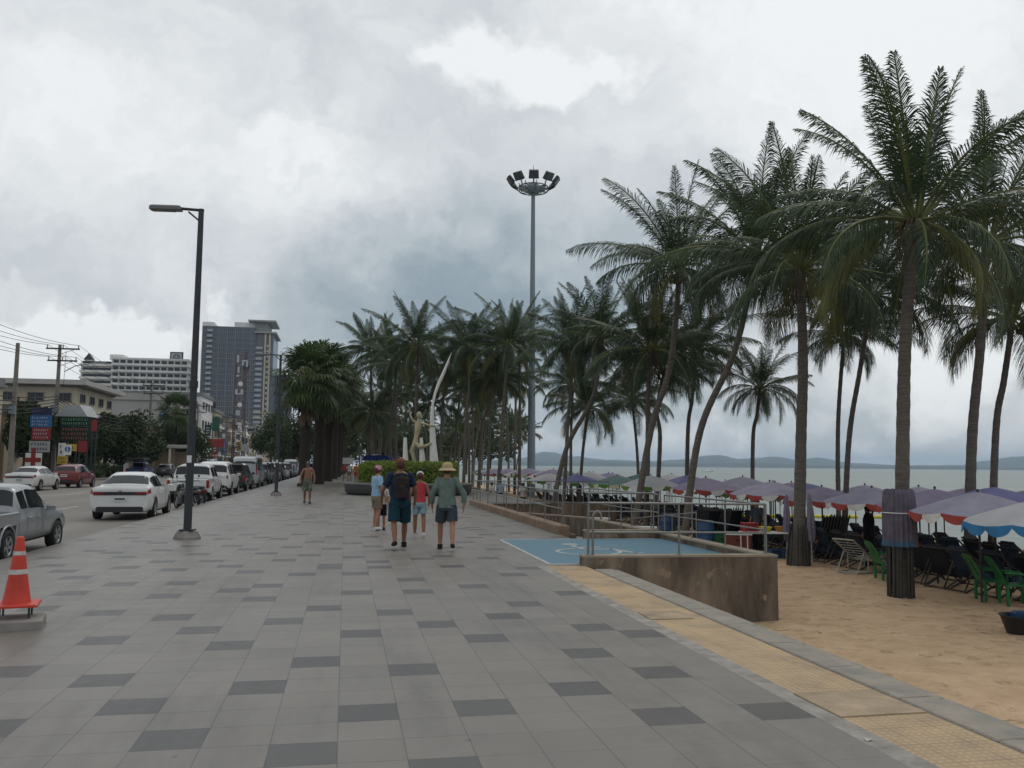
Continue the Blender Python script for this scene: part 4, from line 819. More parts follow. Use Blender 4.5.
# brown kerb along the court with railing
t = thing('edge_kerb', 'brown rendered kerb under the long railing of the ramp court', 'kerb', (5.33, 20.9, 0))
m = MB()
for k in range(6): m.bbox(0, 1.3+k*2.6, .0, .30, 2.59, .42, .02)
m.build('kerb_block', red_kerb, t)
m = MB(); m.box(5.55, 28.4, -.55, .12, 15.2, 1.1); o = m.build('court_side_wall', wall_m); tag(o, 'dark stained side wall of the sunken ramp below the kerb', 'wall')
m = MB(); m.add([(5.6, 19.8, -.1), (7.15, 19.8, -.1), (7.15, 36, -1.1), (5.6, 36, -1.1)], [(0, 1, 2, 3)]); struct(m.build('ramp_floor', concrete))
m = MB(); m.box(8.6, 36.5, -.6, 6.0, .2, 1.3); o = m.build('court_end_wall', wall_m); tag(o, 'low brown wall closing the far end of the ramp court', 'wall')
def railing(label, path, posts, rails=(.92, .47), r=.019, endcurl=False):
    "path: list of points (with z of the ground they stand on)"
    t = thing('handrail', label, 'handrail', path[0], group='steel handrails of the beach ramp'); o = Vector(path[0])
    P = [Vector(p) for p in path]
    for h in rails:
        m = MB(); m.tube([p-o+Vector((0, 0, h)) for p in P], r if h == rails[0] else r*.8, 8); m.build('rail', steel, t)
    tot = sum((b-a).length for a, b in zip(P, P[1:]))
    for i in range(posts):
        s_ = tot*i/(posts-1)
        for a, b in zip(P, P[1:]):
            l = (b-a).length
            if s_ <= l+1e-6: p = a+(b-a)*(s_/l); break
            s_ -= l
        m = MB(); m.tube([p-o, p-o+Vector((0, 0, rails[0]))], r*.95, 8); m.lathe([(.05, 0), (.05, .012), (.03, .014)], 10, c=p-o); m.build('post', steel, t)
    return t
railing('horizontal steel handrail on top of the near stained wall', [(4.12, 14.5, .17), (7.4, 14.5, .15)], 3, (.88, .38), .021)
t = thing('handrail_loop', 'short looped end post of the handrail beside the blue landing', 'handrail', (4.2, 14.5, .17))
m = MB(); m.tube([(0, 0, -.1), (0, 0, .62), (.02, 0, .70), (.08, 0, .74), (.14, .0, .70), (.15, 0, .6)], .022, 8); m.build('loop_tube', steel, t)
railing('steel handrail running along the beach side of the ramp', [(7.43, 14.6, .15), (7.43, 19.6, .13)], 4, (.88, .42))
railing('steel handrail across the back of the blue landing', [(5.6, 19.72, .2), (7.2, 19.72, .2)], 3, (.85, .42))
railing('steel handrail sloping down beside the far part of the ramp', [(7.43, 20, .13), (7.43, 26, .1), (7.43, 36, -.3)], 9, (.88, .45))
railing('long steel railing on the brown kerb beside the paving', [(5.33, 21.1, .21), (5.33, 36.4, .21)], 9, (.82, .40))
railing('steel railing closing the far end of the ramp court', [(5.5, 36.5, .05), (11.3, 36.5, .05)], 6, (.95, .5))
railing('low steel railing descending from the court to the sand', [(8.6, 20.5, -.35), (8.6, 27, -.95)], 5, (.9, .45))
# step rail at the beach side
# ================================================================ PLANTER, HEDGE, SCULPTURE
PC = Vector((3.55, 49.3, 0))
t = thing('round_planter', 'round grey stone planter with a seat ledge holding the clipped hedge', 'planter', PC)
pl_m = mat('dark grey stone', (.075, .075, .075), .7, .25, 2, bump=.3); pl_t = mat('planter ledge', (.12, .115, .11), .7, .2, 2)
m = MB(); m.lathe([(3.35, 0), (3.42, .06), (3.52, .12), (3.56, .50)], 64, cap=False); m.build('planter_wall', pl_m, t)
m = MB(); m.lathe([(3.56, .50), (3.62, .56), (3.60, .62), (3.0, .63), (2.95, .66), (2.9, .5), (0, .5)], 64, cap=False); m.build('ledge', pl_t, t)
def leaf_cloud(m, fn, n, size, rd, flat=.5):
    for _ in range(n):
        p, nrm = fn(rd); s_ = size*rd.uniform(.6, 1.3)
        a = Vector((rd.gauss(0, 1), rd.gauss(0, 1), rd.gauss(0, 1)*.7))
        if nrm is not None: a = (a.normalized()*(1-flat)+nrm*flat*rd.choice((1, 1)))
        a.normalize(); u = a.cross(Vector((rd.gauss(0, 1), rd.gauss(0, 1), rd.gauss(0, 1)))).normalized(); v = a.cross(u)
        m.add([p-u*s_*.5, p+v*s_*.28, p+u*s_*.6, p-v*s_*.28], [(0, 1, 2, 3)])
rd = random.Random(5)
def hedge_pt(rd):
    while True:
        a = rd.uniform(0, 2*math.pi); top = rd.random() < .5
        bump_ = .16*noise.noise(Vector((math.cos(a)*3, math.sin(a)*3, 1)))
        if top:
            r = 2.75*math.sqrt(rd.random()); z = 1.75+.12*noise.noise(Vector((r*math.cos(a)*1.3, r*math.sin(a)*1.3, 0)))-rd.random()**2*.35; nn_ = Vector((0, 0, 1))
        else: r = 2.75+bump_-rd.random()**2*.4; z = rd.uniform(.6, 1.78); nn_ = Vector((math.cos(a), math.sin(a), 0))
        if r > 2.5 and z > 1.6: z -= (r-2.5)*.6
        return Vector((r*math.cos(a), r*math.sin(a), z+rd.gauss(0, .04))), nn_
m = MB(); leaf_cloud(m, hedge_pt, 14000, .13, rd, .3)
core = MB(); core.lathe([(2.3, .55), (2.4, 1.4), (2.1, 1.56), (.01, 1.6)], 32)
h = thing('hedge', 'bright green clipped hedge growing in the round planter', 'hedge', PC)
m.build('foliage', leaf_hedge, h); core.build('hedge_core', leaf_tree, h)
# sculpture: pale blades and an abstract figure
sc_m = mat('pale cream sculpture finish', (.74, .72, .66), .5, .12, 1, spec=.5); gold = mat('weathered gold figure', (.42, .36, .22), .45, .25, 2)
def blade(prof, th, base):
    "prof: list of (height, centre offset, width)"
    m = MB(); vs = []; n = 8
    for z, off, w in prof:
        for k in range(n):
            a = 2*math.pi*k/n; vs.append((off+math.cos(a)*w/2, math.sin(a)*min(th, w)/2, z))
    fs = [(i*n+k, i*n+(k+1) % n, (i+1)*n+(k+1) % n, (i+1)*n+k) for i in range(len(prof)-1) for k in range(n)]
    m.add(vs, fs, 0, True); m.add(vs[-n:], [tuple(range(n))]); return m
SB = at(421, 466, 53.5); SB.z = 0
t = thing('sculpture', 'tall white sculpture of curved blades and a dancing figure behind the hedge', 'sculpture', SB, -YAW)
k = 53.5/FPX
blade([(0, .85, .80), (1.8, .80, .56), (3.0, .70, .40), (4.6, .62, .27), (5.4, .66, .16), (6.0, .78, .18), (6.6, .98, .22), (7.3, 1.28, .22), (8.1, 1.58, .12), (8.6, 1.76, .02)], .45, 0).build('tall_blade', sc_m, t)
blade([(0, .12, .55), (1.8, .08, .40), (2.8, .0, .26), (3.3, -.03, .2)], .4, 0).build('middle_blade', sc_m, t)
blade([(0, -.85, .55), (1.8, -.95, .36), (2.8, -1.0, .26), (3.3, -1.0, .2)], .4, 0).build('left_blade', sc_m, t)
m = MB(); fx = -.12
m.lathe([(.02, 4.45), (.12, 4.5), (.17, 4.65), (.15, 4.80), (.05, 4.9)], 12, c=(fx-.05, -.1, 0))
m.tube([(fx-.05, -.1, 4.5), (fx-.06, -.1, 4.35), (fx-.1, -.1, 4.1), (fx-.12, -.1, 3.7), (fx-.2, -.1, 3.3), (fx-.25, -.1, 2.95)], [.06, .08, .21, .17, .14, .18], 10)
m.tube([(fx-.1, -.1, 4.18), (fx+.25, -.15, 4.16), (fx+.6, -.15, 4.05), (fx+1.05, -.15, 3.98)], [.09, .07, .06, .04], 8)
m.tube([(fx-.15, -.1, 4.18), (fx-.42, -.15, 4.35), (fx-.6, -.15, 4.7), (fx-.62, -.15, 5.1)], [.09, .07, .05, .03], 8)
m.tube([(fx-.25, -.1, 3.0), (fx+.0, -.2, 2.72), (fx+.4, -.2, 2.78), (fx+.75, -.2, 2.98)], [.16, .14, .10, .06], 8)
m.tube([(fx-.25, -.1, 3.0), (fx-.45, -.1, 2.5), (fx-.25, -.1, 1.8), (fx-.4, -.1, .8)], [.16, .14, .10, .08], 8)
m.build('figure', gold, t)
# ================================================================ PALMS
def frond(m, az, elev, L, droop, rd, dens=46, leaf=.62, w=.036, twist=0, mi=0, hang=.5):
    "one feather frond: midrib tube (slot 1) with leaflets (slot mi)"
    n = 12; p = Vector((math.cos(az)*.1, math.sin(az)*.1, 0)); e = elev; pts = [p.copy()]; dirs = []
    side0 = Vector((-math.sin(az), math.cos(az), 0)); bend = rd.gauss(0, .06); tw0 = rd.gauss(0, .35); tw1 = rd.gauss(0, .5)
    a = az
    for i in range(n):
        d = Vector((math.cos(a)*math.cos(e), math.sin(a)*math.cos(e), math.sin(e))); dirs.append(d)
        p = p+d*(L/n); pts.append(p.copy()); e -= droop/n*(.5+1.3*i/n); a += bend/n*3
    dirs.append(dirs[-1])
    m.tube(pts, [.035*(1-i/(n+1))**.7+.004 for i in range(n+1)], 4, 1, False)
    for i in range(dens):
        s_ = .14+.86*(i+.5)/dens; q = s_*n; k = min(n-1, int(q)); f = q-k
        c = pts[k].lerp(pts[k+1], f); d = dirs[k]; side = Quaternion(d, tw0+tw1*s_)@side0
        up = side.cross(d).normalized()
        if up.z < 0: up = -up
        ll = leaf*(math.sin(math.pi*min(1, s_*.82+.16))**.6)*rd.uniform(.85, 1.12)
        for sg in (-1, 1):
            lift = .25*(1-s_)+rd.gauss(0, .10)
            dr = (side*sg*(1-.4*s_)+d*(.72+.5*s_)+up*lift+Vector((rd.gauss(0, .09), rd.gauss(0, .09), rd.gauss(0, .09)))).normalized()
            mid = c+dr*ll*.5+Vector((0, 0, -hang*ll*.14)); tip = c+dr*ll*.92+Vector((0, 0, -hang*ll*rd.uniform(.35, .75)))
            wv = d*w*.5*rd.uniform(.8, 1.2)
            m.add([c-wv*.6, c+wv*.6, mid+wv, tip, mid-wv], [(0, 1, 2, 4), (4, 2, 3)], mi)
def coco_crown(seed, nf=32, L=3.8, rich=1.0):
    rd = random.Random(seed); m = MB()
    for i in range(nf):
        t = (i+.5)/nf; az = i*2.399+rd.gauss(0, .26)
        elev = R(83)-R(110)*t**1.0+rd.gauss(0, .07); dr = R(12)+R(74)*min(1, t*1.2)+rd.gauss(0, .12)
        ll = L*(.74+.32*math.sin(math.pi*min(1, t+.15)))*rd.uniform(.78, 1.12)
        old = t > .9 and rd.random() < .55
        frond(m, az, elev, ll, dr, rd, int(104*rich), .70*(L/3.8), 0.029 if rich >= 1 else .062, mi=2 if old else 0, hang=.62+1.1*t)
    # spear leaves
    for i in range(2): frond(m, rd.uniform(0, 6), R(86), L*.6, .1, rd, 14, .2, .03)
    me = m.mesh('crown', [leaf_palm, leaf_mid, leaf_old]); return me
CROWNS = [coco_crown(100+i) for i in range(7)]
CROWNS_FAR = [coco_crown(200+i, 21, 3.7, .55) for i in range(4)]
def nuts(seed):
    rd = random.Random(seed); m = MB()
    for i in range(9):
        a = rd.uniform(0, 6.28); r = rd.uniform(.16, .34); z = rd.uniform(-.5, -.15)
        m.lathe([(.005, -.11), (.075, -.07), (.1, 0), (.07, .08), (.01, .12)], 8, c=(r*math.cos(a), r*math.sin(a), z))
    for i in range(14): # dry sheaths and hanging stalks below the crown
        a = rd.uniform(0, 6.28); r = .18
        m.tube([(r*math.cos(a), r*math.sin(a), .05), (r*1.7*math.cos(a), r*1.7*math.sin(a), -.12), (r*2.0*math.cos(a), r*2.0*math.sin(a), -.5-rd.random()*.5)], [.04, .025, .01], 4, 1)
    return m.mesh('coconut_cluster', [nut_m, leaf_dead])
NUTS = [nuts(i) for i in range(3)]
def trunk_mesh(pts, r0, r1, rings=None, mt=None):
    "leaning trunk through the given points with ring scars and a swollen foot"
    def cr_(p0, p1, p2, p3, t): return .5*((2*p1)+(-p0+p2)*t+(2*p0-5*p1+4*p2-p3)*t*t+(-p0+3*p1-3*p2+p3)*t**3)
    P = [Vector(p) for p in pts]; Q = [P[0]*2-P[1]]+P+[P[-1]*2-P[-2]]; out = []
    tot = sum((b-a).length for a, b in zip(P, P[1:])); n = max(10, int(tot/.22))
    seg = len(P)-1
    for i in range(n+1):
        u = i/n*seg; k = min(seg-1, int(u)); out.append(cr_(Q[k], Q[k+1], Q[k+2], Q[k+3], u-k))
    rad = []
    for i in range(n+1):
        t = i/n; r = r0+(r1-r0)*t**.7; r *= 1+.22*math.exp(-t*tot/.35)+ (.045 if i % 2 else -.02)+.03*noise.noise(Vector((i*.3, r0*50, 0)))
        rad.append(r)
    m = MB(); m.tube(out, rad, 10); return m
def coco_palm(label, pts, r, ci, scale=1.0, rz=0, group=None, far=False, tilt=(0, 0), name='coconut_palm'):
    base = Vector(pts[0]); t = thing(name, label, 'palm tree', base, 0, group)
    P = [Vector(p)-base for p in pts]; P[0] = P[0]+Vector((0, 0, -.15))
    trunk_mesh(P, r*.80, r*.56).build('trunk', palm_bark, t)
    c = bpy.data.objects.new('crown', (CROWNS_FAR if far else CROWNS)[ci % (4 if far else 7)]); COL.objects.link(c); c.parent = t; c.location = P[-1]; c.scale = (scale,)*3; c.rotation_euler = (.13*math.sin(rz*5.1+ci), .13*math.cos(rz*3.3), rz)
    if not far:
        k = bpy.data.objects.new('coconut_cluster', NUTS[ci % 3]); COL.objects.link(k); k.parent = t; k.location = P[-1]; k.scale = (scale,)*3; k.rotation_euler.z = rz
    return t
def sand_at(px, D):
    p = at(px, 500, D); p.z = sand_z(p.x, p.y); return p
# beach palms, read one by one: (foot px, D), further points (px,py), crown (px,py), trunk radius, crown scale, label
BEACH = [
 (898, 18.6, [(903, 430), (906, 330)], (915, 222), .20, 1.10, 0, 'nearest tall coconut palm with purple cloth tied round its trunk'),
 (966, 24, [(972, 440), (981, 340)], (986, 242), .19, 1.08, 1, 'tall coconut palm just right of the nearest one, trunk bending slightly right'),
 (988, 27, [(996, 430), (1004, 380)], (1013, 318), .15, .95, 2, 'rightmost coconut palm with a frond drooping far to the left'),
 (797, 24.5, [(801, 440), (803, 360)], (800, 270), .22, 1.08, 3, 'straight thick-trunked coconut palm rising beside the end of the ramp wall'),
 (842, 30, [(849, 440), (860, 370)], (872, 295), .13, 1.0, 4, 'slim coconut palm leaning right between the two thickest palm trunks'),
 (838, 35, [(838, 430)], (844, 335), .13, .86, 5, 'shorter straight coconut palm behind the slim leaning one'),
 (682, 29, [(700, 432), (735, 350)], (757, 255), .17, 1.12, 6, 'tall coconut palm with a long trunk curving strongly right'),
 (632, 34, [(651, 430), (668, 375), (676, 320)], (679, 268), .18, 1.10, 1, 'tall bent coconut palm left of the strongly curving one'),
 (752, 40, [(753, 440), (757, 415)], (760, 388), .13, .82, 0, 'small young coconut palm standing alone between two tall ones'),
 (646, 37, [(648, 430), (648, 400)], (652, 350), .16, 1.15, 2, 'dense coconut palm in front of the tall bent one'),
 (655, 39, [(660, 440), (657, 410)], (664, 372), .14, .9, 3, 'low coconut palm hidden in the clump behind the dense one'),
 (686, 41, [(688, 430), (692, 400)], (697, 352), .14, 1.05, 4, 'coconut palm with grey-green fronds right behind the clump'),
 (549, 43, [(566, 450), (588, 408), (596, 385)], (600, 338), .17, 1.15, 5, 'coconut palm whose trunk leans far right near the light mast'),
 (563, 45, [(568, 420), (571, 385)], (572, 343), .13, 1.0, 6, 'thin upright coconut palm close to the light mast'),
 (578, 47, [(583, 450)], (589, 408), .13, .9, 0, 'small coconut palm between the light mast and the leaning trunk'),
 (571, 52, [(571, 440)], (573, 385), .13, .9, 1, 'low coconut palm behind the thin upright one'),
 (640, 50, [(637, 450)], (632, 400), .13, .95, 2, 'low coconut palm in the middle of the beach clump'),
]
for i, (fx, D, mids, cp, r, sc_, ci, lab) in enumerate(BEACH):
    k = .9 if D > 35 else 1
    pts = [bp_(fx, D)]+[at(x, y, D+rdd) for (x, y), rdd in zip(mids, (.3, .1, -.2))]+[at(*cp, D)]
    coco_palm(lab, pts, r, ci, sc_*k, rz=i*1.37, group='coconut palms on the beach')
# palms of the grove on the land side, left of the mast
GROVE = [
 (371, 78, [(371, 410)], (371, 352), .17, 1.15, 'slender palm at the left end of the palm grove'),
 (414, 62, [(416, 410)], (418, 346), .17, 1.12, 'tallest coconut palm of the grove behind the round planter'),
 (463, 58, [(467, 410), (469, 390)], (470, 350), .14, 1.0, 'coconut palm right of the white sculpture'),
 (497, 56, [(503, 410)], (508, 346), .15, 1.05, 'coconut palm of the grove standing just left of the mast'),
 (487, 60, [(490, 420)], (493, 378), .15, .95, 'lower coconut palm left of the mast'),
 (519, 60, [(520, 420)], (519, 340), .15, .9, 'coconut palm directly behind the light mast'),
 (440, 66, [(442, 420)], (446, 368), .16, 1.0, 'coconut palm just behind the tall white blade'),
 (396, 76, [(396, 420)], (395, 362), .16, 1.05, 'coconut palm left of the white sculpture'),
 (478, 66, [(482, 430), (488, 410)], (496, 385), .17, .9, 'leaning coconut palm whose trunk tilts right beside the umbrellas'),
]
for i, (fx, D, mids, cp, r, sc_, lab) in enumerate(GROVE):
    b_ = at(fx, 500, D); b_.z = 0 if b_.x < 9.6 else sand_z(b_.x, b_.y)
    coco_palm(lab, [b_]+[at(x, y, D) for x, y in mids]+[at(*cp, D)], r, i, sc_, rz=i*.9, group='coconut palms of the grove')
rd = random.Random(21)
for i in range(36):
    D = rd.uniform(68, 175); px = rd.uniform(352, 522)
    x = at(px, 500, D).x
    top = rd.uniform(7.5, 12.0)
    b_ = at(px, 500, D)
    if b_.x < 1.6: continue
    b_.z = 0 if b_.x < 9.6 else sand_z(b_.x, b_.y)
    lx, ly = rd.gauss(0, .7), rd.gauss(0, .7)
    c_ = b_+Vector((lx, ly, 0)); c_.z = top-1.5
    mid_ = b_.lerp(c_, .5)+Vector((-lx*.25, 0, 0))
    coco_palm('coconut palm deep in the dark grove between the thick palms and the mast', [b_, mid_, c_], rd.uniform(.13, .19), i, rd.uniform(.95, 1.2), rz=rd.uniform(0, 6), group='palms deep in the grove', far=True)
# thick dark palms lining the walk
def fan_leaf(m, az, elev, L, rad, rd, mi=0):
    d = Vector((math.cos(az)*math.cos(elev), math.sin(az)*math.cos(elev), math.sin(elev)))
    tip = d*L+Vector((0, 0, -.12*L)); m.tube([d*.15, d*L*.6, tip], [.035, .022, .015], 4, 1, False)
    side = Vector((-math.sin(az), math.cos(az), 0)); dn = (d+Vector((0, 0, -.25))).normalized(); up = side.cross(dn)
    n = 22
    for k in range(n):
        t = R(-125+250*(k+.5)/n)+rd.gauss(0, .03); dr = dn*math.cos(t)+side*math.sin(t)+up*(.12*abs(math.sin(t)))
        r = rad*(.78+.25*math.cos(t*.6))*rd.uniform(.85, 1.1); wv = dr.cross(up).normalized()*.05
        a = tip+dr*r*.5; b = tip+dr*r*.8+Vector((0, 0, -.10*r)); c = tip+dr*r+Vector((0, 0, -.30*r))
        m.add([tip, a-wv, a+wv, b-wv*.8, b+wv*.8, c], [(0, 1, 2), (1, 3, 4, 2), (3, 5, 4)], mi)
def fan_crown(seed, n=46, L=1.5, rad=1.15):
    rd = random.Random(seed); m = MB()
    for i in range(n):
        t = (i+.5)/n; fan_leaf(m, i*2.399+rd.gauss(0, .2), R(80)-R(135)*t+rd.gauss(0, .1), L*rd.uniform(.8, 1.15), rad*rd.uniform(.85, 1.15), rd)
    return m.mesh('crown', [leaf_fan, leaf_mid])
FAN = [fan_crown(i) for i in range(3)]
def skirt(seed, h):
    rd = random.Random(seed); m = MB()
    for i in range(150):
        a = rd.uniform(0, 6.28); z = -rd.random()**1.3*h; r = rd.uniform(.3, .42)
        p = Vector((r*math.cos(a), r*math.sin(a), z)); o_ = Vector((math.cos(a), math.sin(a), 0)); s_ = Vector((-math.sin(a), math.cos(a), 0))
        q = p+o_*rd.uniform(.05, .3)+Vector((0, 0, -rd.uniform(.4, 1.0)))+s_*rd.gauss(0, .15)
        m.add([p-s_*.07, p+s_*.07, q+s_*.13, q-s_*.13], [(0, 1, 2, 3)])
    return m.mesh('dead_leaf_skirt', [leaf_dead])
SKIRT = [skirt(i, 3.0) for i in range(2)]
def fan_palm(label, px, D, topy, r, sc_, i, group=None, z=0, sk=True):
    b_ = at(px, 500, D); b_.z = z; c_ = at(px, topy, D)-b_
    t = thing('fan_palm', label, 'palm tree', b_, 0, group)
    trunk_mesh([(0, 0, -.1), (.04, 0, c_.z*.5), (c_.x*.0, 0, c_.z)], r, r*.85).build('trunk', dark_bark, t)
    c = bpy.data.objects.new('crown', FAN[i % 3]); COL.objects.link(c); c.parent = t; c.location = (0, 0, c_.z); c.scale = (sc_,)*3; c.rotation_euler.z = i*1.1
    if sk:
        k = bpy.data.objects.new('dead_leaf_skirt', SKIRT[i % 2]); COL.objects.link(k); k.parent = t; k.location = (0, 0, c_.z); k.rotation_euler.z = i
    return t
fan_palm('nearest thick dark fan palm at the left end of the row by the walk', 303, 63, 377, .40, 1.22, 0, 'fan palms along the walk')
fan_palm('second thick fan palm of the row, with the densest crown', 317, 70, 372, .46, 1.3, 1, 'fan palms along the walk')
fan_palm('third thick fan palm of the row by the walk', 326, 80, 386, .46, 1.4, 2, 'fan palms along the walk')
fan_palm('fourth fan palm of the row with a trunk half hidden by the third', 332, 92, 384, .46, 1.5, 0, 'fan palms along the walk')
for i, (px, D, ty) in enumerate([(336, 106, 385), (339, 122, 392), (341, 140, 400), (343, 160, 408), (345, 185, 415)]):
    fan_palm('fan palm far along the row, merging with its neighbours', px, D, ty+4, .46, 1.65, i, 'far fan palms along the walk')
# broadleaf trees
def broad_tree(label, base, h, rx, ry, rz_, seed, n=5200, name='broadleaf_tree', group=None, mt=None, size=.34):
    rd = random.Random(seed); t = thing(name, label, 'tree', base, 0, group)
    m = MB(); cz = h-rz_; m.tube([(0, 0, -.2), (.1, 0, cz*.4), (0, .1, cz*.8)], [.28, .2, .14], 8)
    lobes = []
    for i in range(9):
        a = i*2.4+rd.random(); q = rd.uniform(.3, .75); l = Vector((math.cos(a)*rx*q, math.sin(a)*ry*q, cz+rd.uniform(-.55, .6)*rz_)); lobes.append((l, rd.uniform(.32, .55)))
        m.tube([(0, .05, cz*.65), (l.x*.5, l.y*.5, (cz*.65+l.z)/2+.2), l], [.1, .06, .02], 5)
    m.build('trunk', tree_bark, t)
    def pt(rd):
        l, q = rd.choice(lobes); d = Vector((rd.gauss(0, 1), rd.gauss(0, 1), rd.gauss(0, 1))).normalized(); r = rd.random()**.4
        return l+Vector((d.x*rx*q*r, d.y*ry*q*r, d.z*rz_*q*1.2*r)), d
    m = MB(); leaf_cloud(m, pt, n, size, rd, .25); m.build('crown', mt or leaf_tree, t); return t
# ================================================================ LIGHT MAST AND STREET LAMPS
b_ = bp_(531, 68); top = at(532.5, 186, 68); Hm = top.z-b_.z
t = thing('floodlight_mast', 'very tall grey floodlight mast with a ring of square lamps at its top', 'light mast', b_)
m = MB(); m.tube([(0, 0, -.2), (0, 0, Hm*.3), (0, 0, Hm*.6), (0, 0, Hm+.3)], [.34, .29, .22, .15], 14); m.build('mast_pole', galv, t)
m = MB(); m.lathe([(.5, -.1), (.5, .3), (.36, .32)], 12); m.build('mast_foot', concrete, t)
m = MB()
for rr_, z in ((1.15, 0), (1.15, -.30)):
    pts = [(rr_*math.cos(R(a)), rr_*math.sin(R(a)), Hm+z-.1) for a in range(0, 361, 20)]; m.tube(pts, .05, 6, cap=False)
for a in range(0, 360, 45):
    c_, s_ = math.cos(R(a)), math.sin(R(a)); m.tube([(0, 0, Hm-.1), (1.15*c_, 1.15*s_, Hm-.1)], .05, 5); m.tube([(0, 0, Hm-.52), (1.15*c_, 1.15*s_, Hm-.40)], .05, 5); m.tube([(1.15*c_, 1.15*s_, Hm-.40), (1.15*c_, 1.15*s_, Hm+.15)], .04, 5)
m.lathe([(.45, -.6), (.5, -.5), (.5, .1), (.2, .25)], 12, c=(0, 0, Hm)); m.build('head_frame', galv, t)
lamp_glass = mat('floodlight glass', (.10, .11, .12), .3, .2, 5)
for i in range(9):
    a = R(-90-YAW*57.3+i*40); T = Matrix.Rotation(a, 3, 'Z')@Matrix.Rotation(R(38), 3, 'Y')
    m = MB(); m.box(0, 0, 0, .26, .80, .66, 0, T=T, taper=.92); m.tube([T@Vector((-.1, 0, -.3)), Vector((-.45*math.cos(a), -.45*math.sin(a), -.55))], .05, 5)
    o = m.build('floodlight', dark_metal, t, loc=(1.85*math.cos(a), 1.85*math.sin(a), Hm+.36))
    g = MB(); g.box(*(T@Vector((.135, 0, 0))), .02, .70, .56, 0, T=T); g.build('lamp_glass', lamp_glass, o)
m = MB(); m.tube([(0, 0, Hm+.3), (0, 0, Hm+1.7)], .02, 4); m.build('lightning_rod', dark_metal, t)
def street_lamp(label, px, py, H_, arm, az):
    b_ = gp(px, py); t = thing('street_lamp', label, 'street lamp', b_, az, 'black street lamps on the promenade')
    m = MB(); m.lathe([(.30, 0), (.30, .04), (.22, .17), (.19, .18)], 4, cap=True, smooth=False); m.build('concrete_foot', concrete, t)
    m = MB(); m.box(0, 0, .20, .30, .30, .03)
    for a in range(4): m.prism([(0, 0), (.13, 0), (0, .15)], -.008, .008, T=Matrix.Translation(Vector((0, 0, 0))).to_3x3()@Matrix.Rotation(a*math.pi/2, 3, 'Z'))
    m.build('base_plate', dark_metal, t)
    m = MB(); m.tube([(0, 0, .2), (0, 0, 1.2), (0, 0, H_)], [.09, .088, .062], 12); m.tube([(0, 0, H_*.45), (0, 0, H_*.47)], [.1, .1], 12); m.build('lamp_pole', dark_metal, t)
    m = MB(); m.tube([(.06, 0, H_-.03), (-arm+.3, 0, H_-.0)], .034, 8); m.tube([(0, 0, H_-.3), (-.28, 0, H_-.07)], .02, 6); m.build('lamp_arm', dark_metal, t)
    m = MB(); T = Matrix.Rotation(R(4), 3, 'Y'); m.bbox(-arm, 0, H_+.0, .70, .24, .10, .03); m.box(-arm-.05, 0, H_-.058, .5, .2, .012); m.build('lamp_head', mat('grey lamp housing', (.16, .16, .16), .5), t)
    m = MB(); m.box(0, -.1, 1.75, .1, .012, .16); m.build('number_sticker', white_pl, t)
    return t
street_lamp('nearest black street lamp with its arm reaching over the road', 187, 539, 7.42, .78, R(-6))
street_lamp('second black street lamp farther along the promenade', 276, 495.5, 7.3, .95, R(-3))
street_lamp('third street lamp, small behind the parked cars', 300, 481, 7.2, .9, R(0))
# traffic cone on its stand
b_ = gp(15, 627); b_.z = 0
t = thing('traffic_cone', 'orange red traffic cone with two pale bands standing on a low concrete slab', 'traffic cone', b_+Vector((0, 0, .23)), R(12))
m = MB(); m.bbox(0, 0, 0, .42, .42, .028, .01, 0); m.lathe([(.135, .014), (.13, .03), (.102, .20), (.072, .40), (.038, .66), (.034, .675), (.025, .68)], 28, 0); m.build('cone_body', red_pl, t)
m = MB(); m.lathe([(.0885, .305), (.0815, .352)], 28, cap=False); m.lathe([(.0615, .495), (.0560, .535)], 28, cap=False); m.build('reflective_band', mat('dirty reflective band', (.5, .47, .44), .6, .3, 20), t)
t = thing('cone_stand', 'broken low concrete slab with four thin steel pins under the cone', 'stand', b_, R(12))
m = MB(); m.bbox(0, 0, .05, .52, .5, .10, .02); m.build('slab', concrete, t)
for x in (-.13, .13):
    for y in (-.13, .13): m = MB(); m.tube([(x, y, .09), (x, y, .22)], .010, 6); m.build('pin', dark_metal, t)
# ================================================================ UMBRELLAS
lav = mat('faded lavender canvas', (.235, .20, .28), .85, .2, 1.5, transl=.15); lav2 = mat('grey lavender canvas', (.30, .285, .36), .85, .2, 1.5, transl=.15); viol = mat('violet blue canvas', (.17, .17, .33), .85, .2, 1.5, transl=.15)
pale = mat('pale grey canvas', (.42, .42, .43), .85, .15, 1.5, transl=.15); teal = mat('teal green canvas', (.10, .17, .16), .85, .2, 1.5, transl=.15)
v_red = mat('red valance', (.33, .06, .045), .8, .15, 4); v_wh = mat('white valance', (.62, .61, .58), .8, .1, 4); v_gr = mat('green valance', (.10, .20, .035), .8, .15, 4); v_yel = mat('cream valance', (.55, .53, .30), .8, .1, 4); v_blue = mat('blue valance', (.03, .17, .36), .8, .15, 4)
um_pole = mat('umbrella pole wood', (.05, .045, .04), .7, .3, 6); um_polew = mat('pale umbrella pole', (.45, .45, .43), .5, .2, 6)
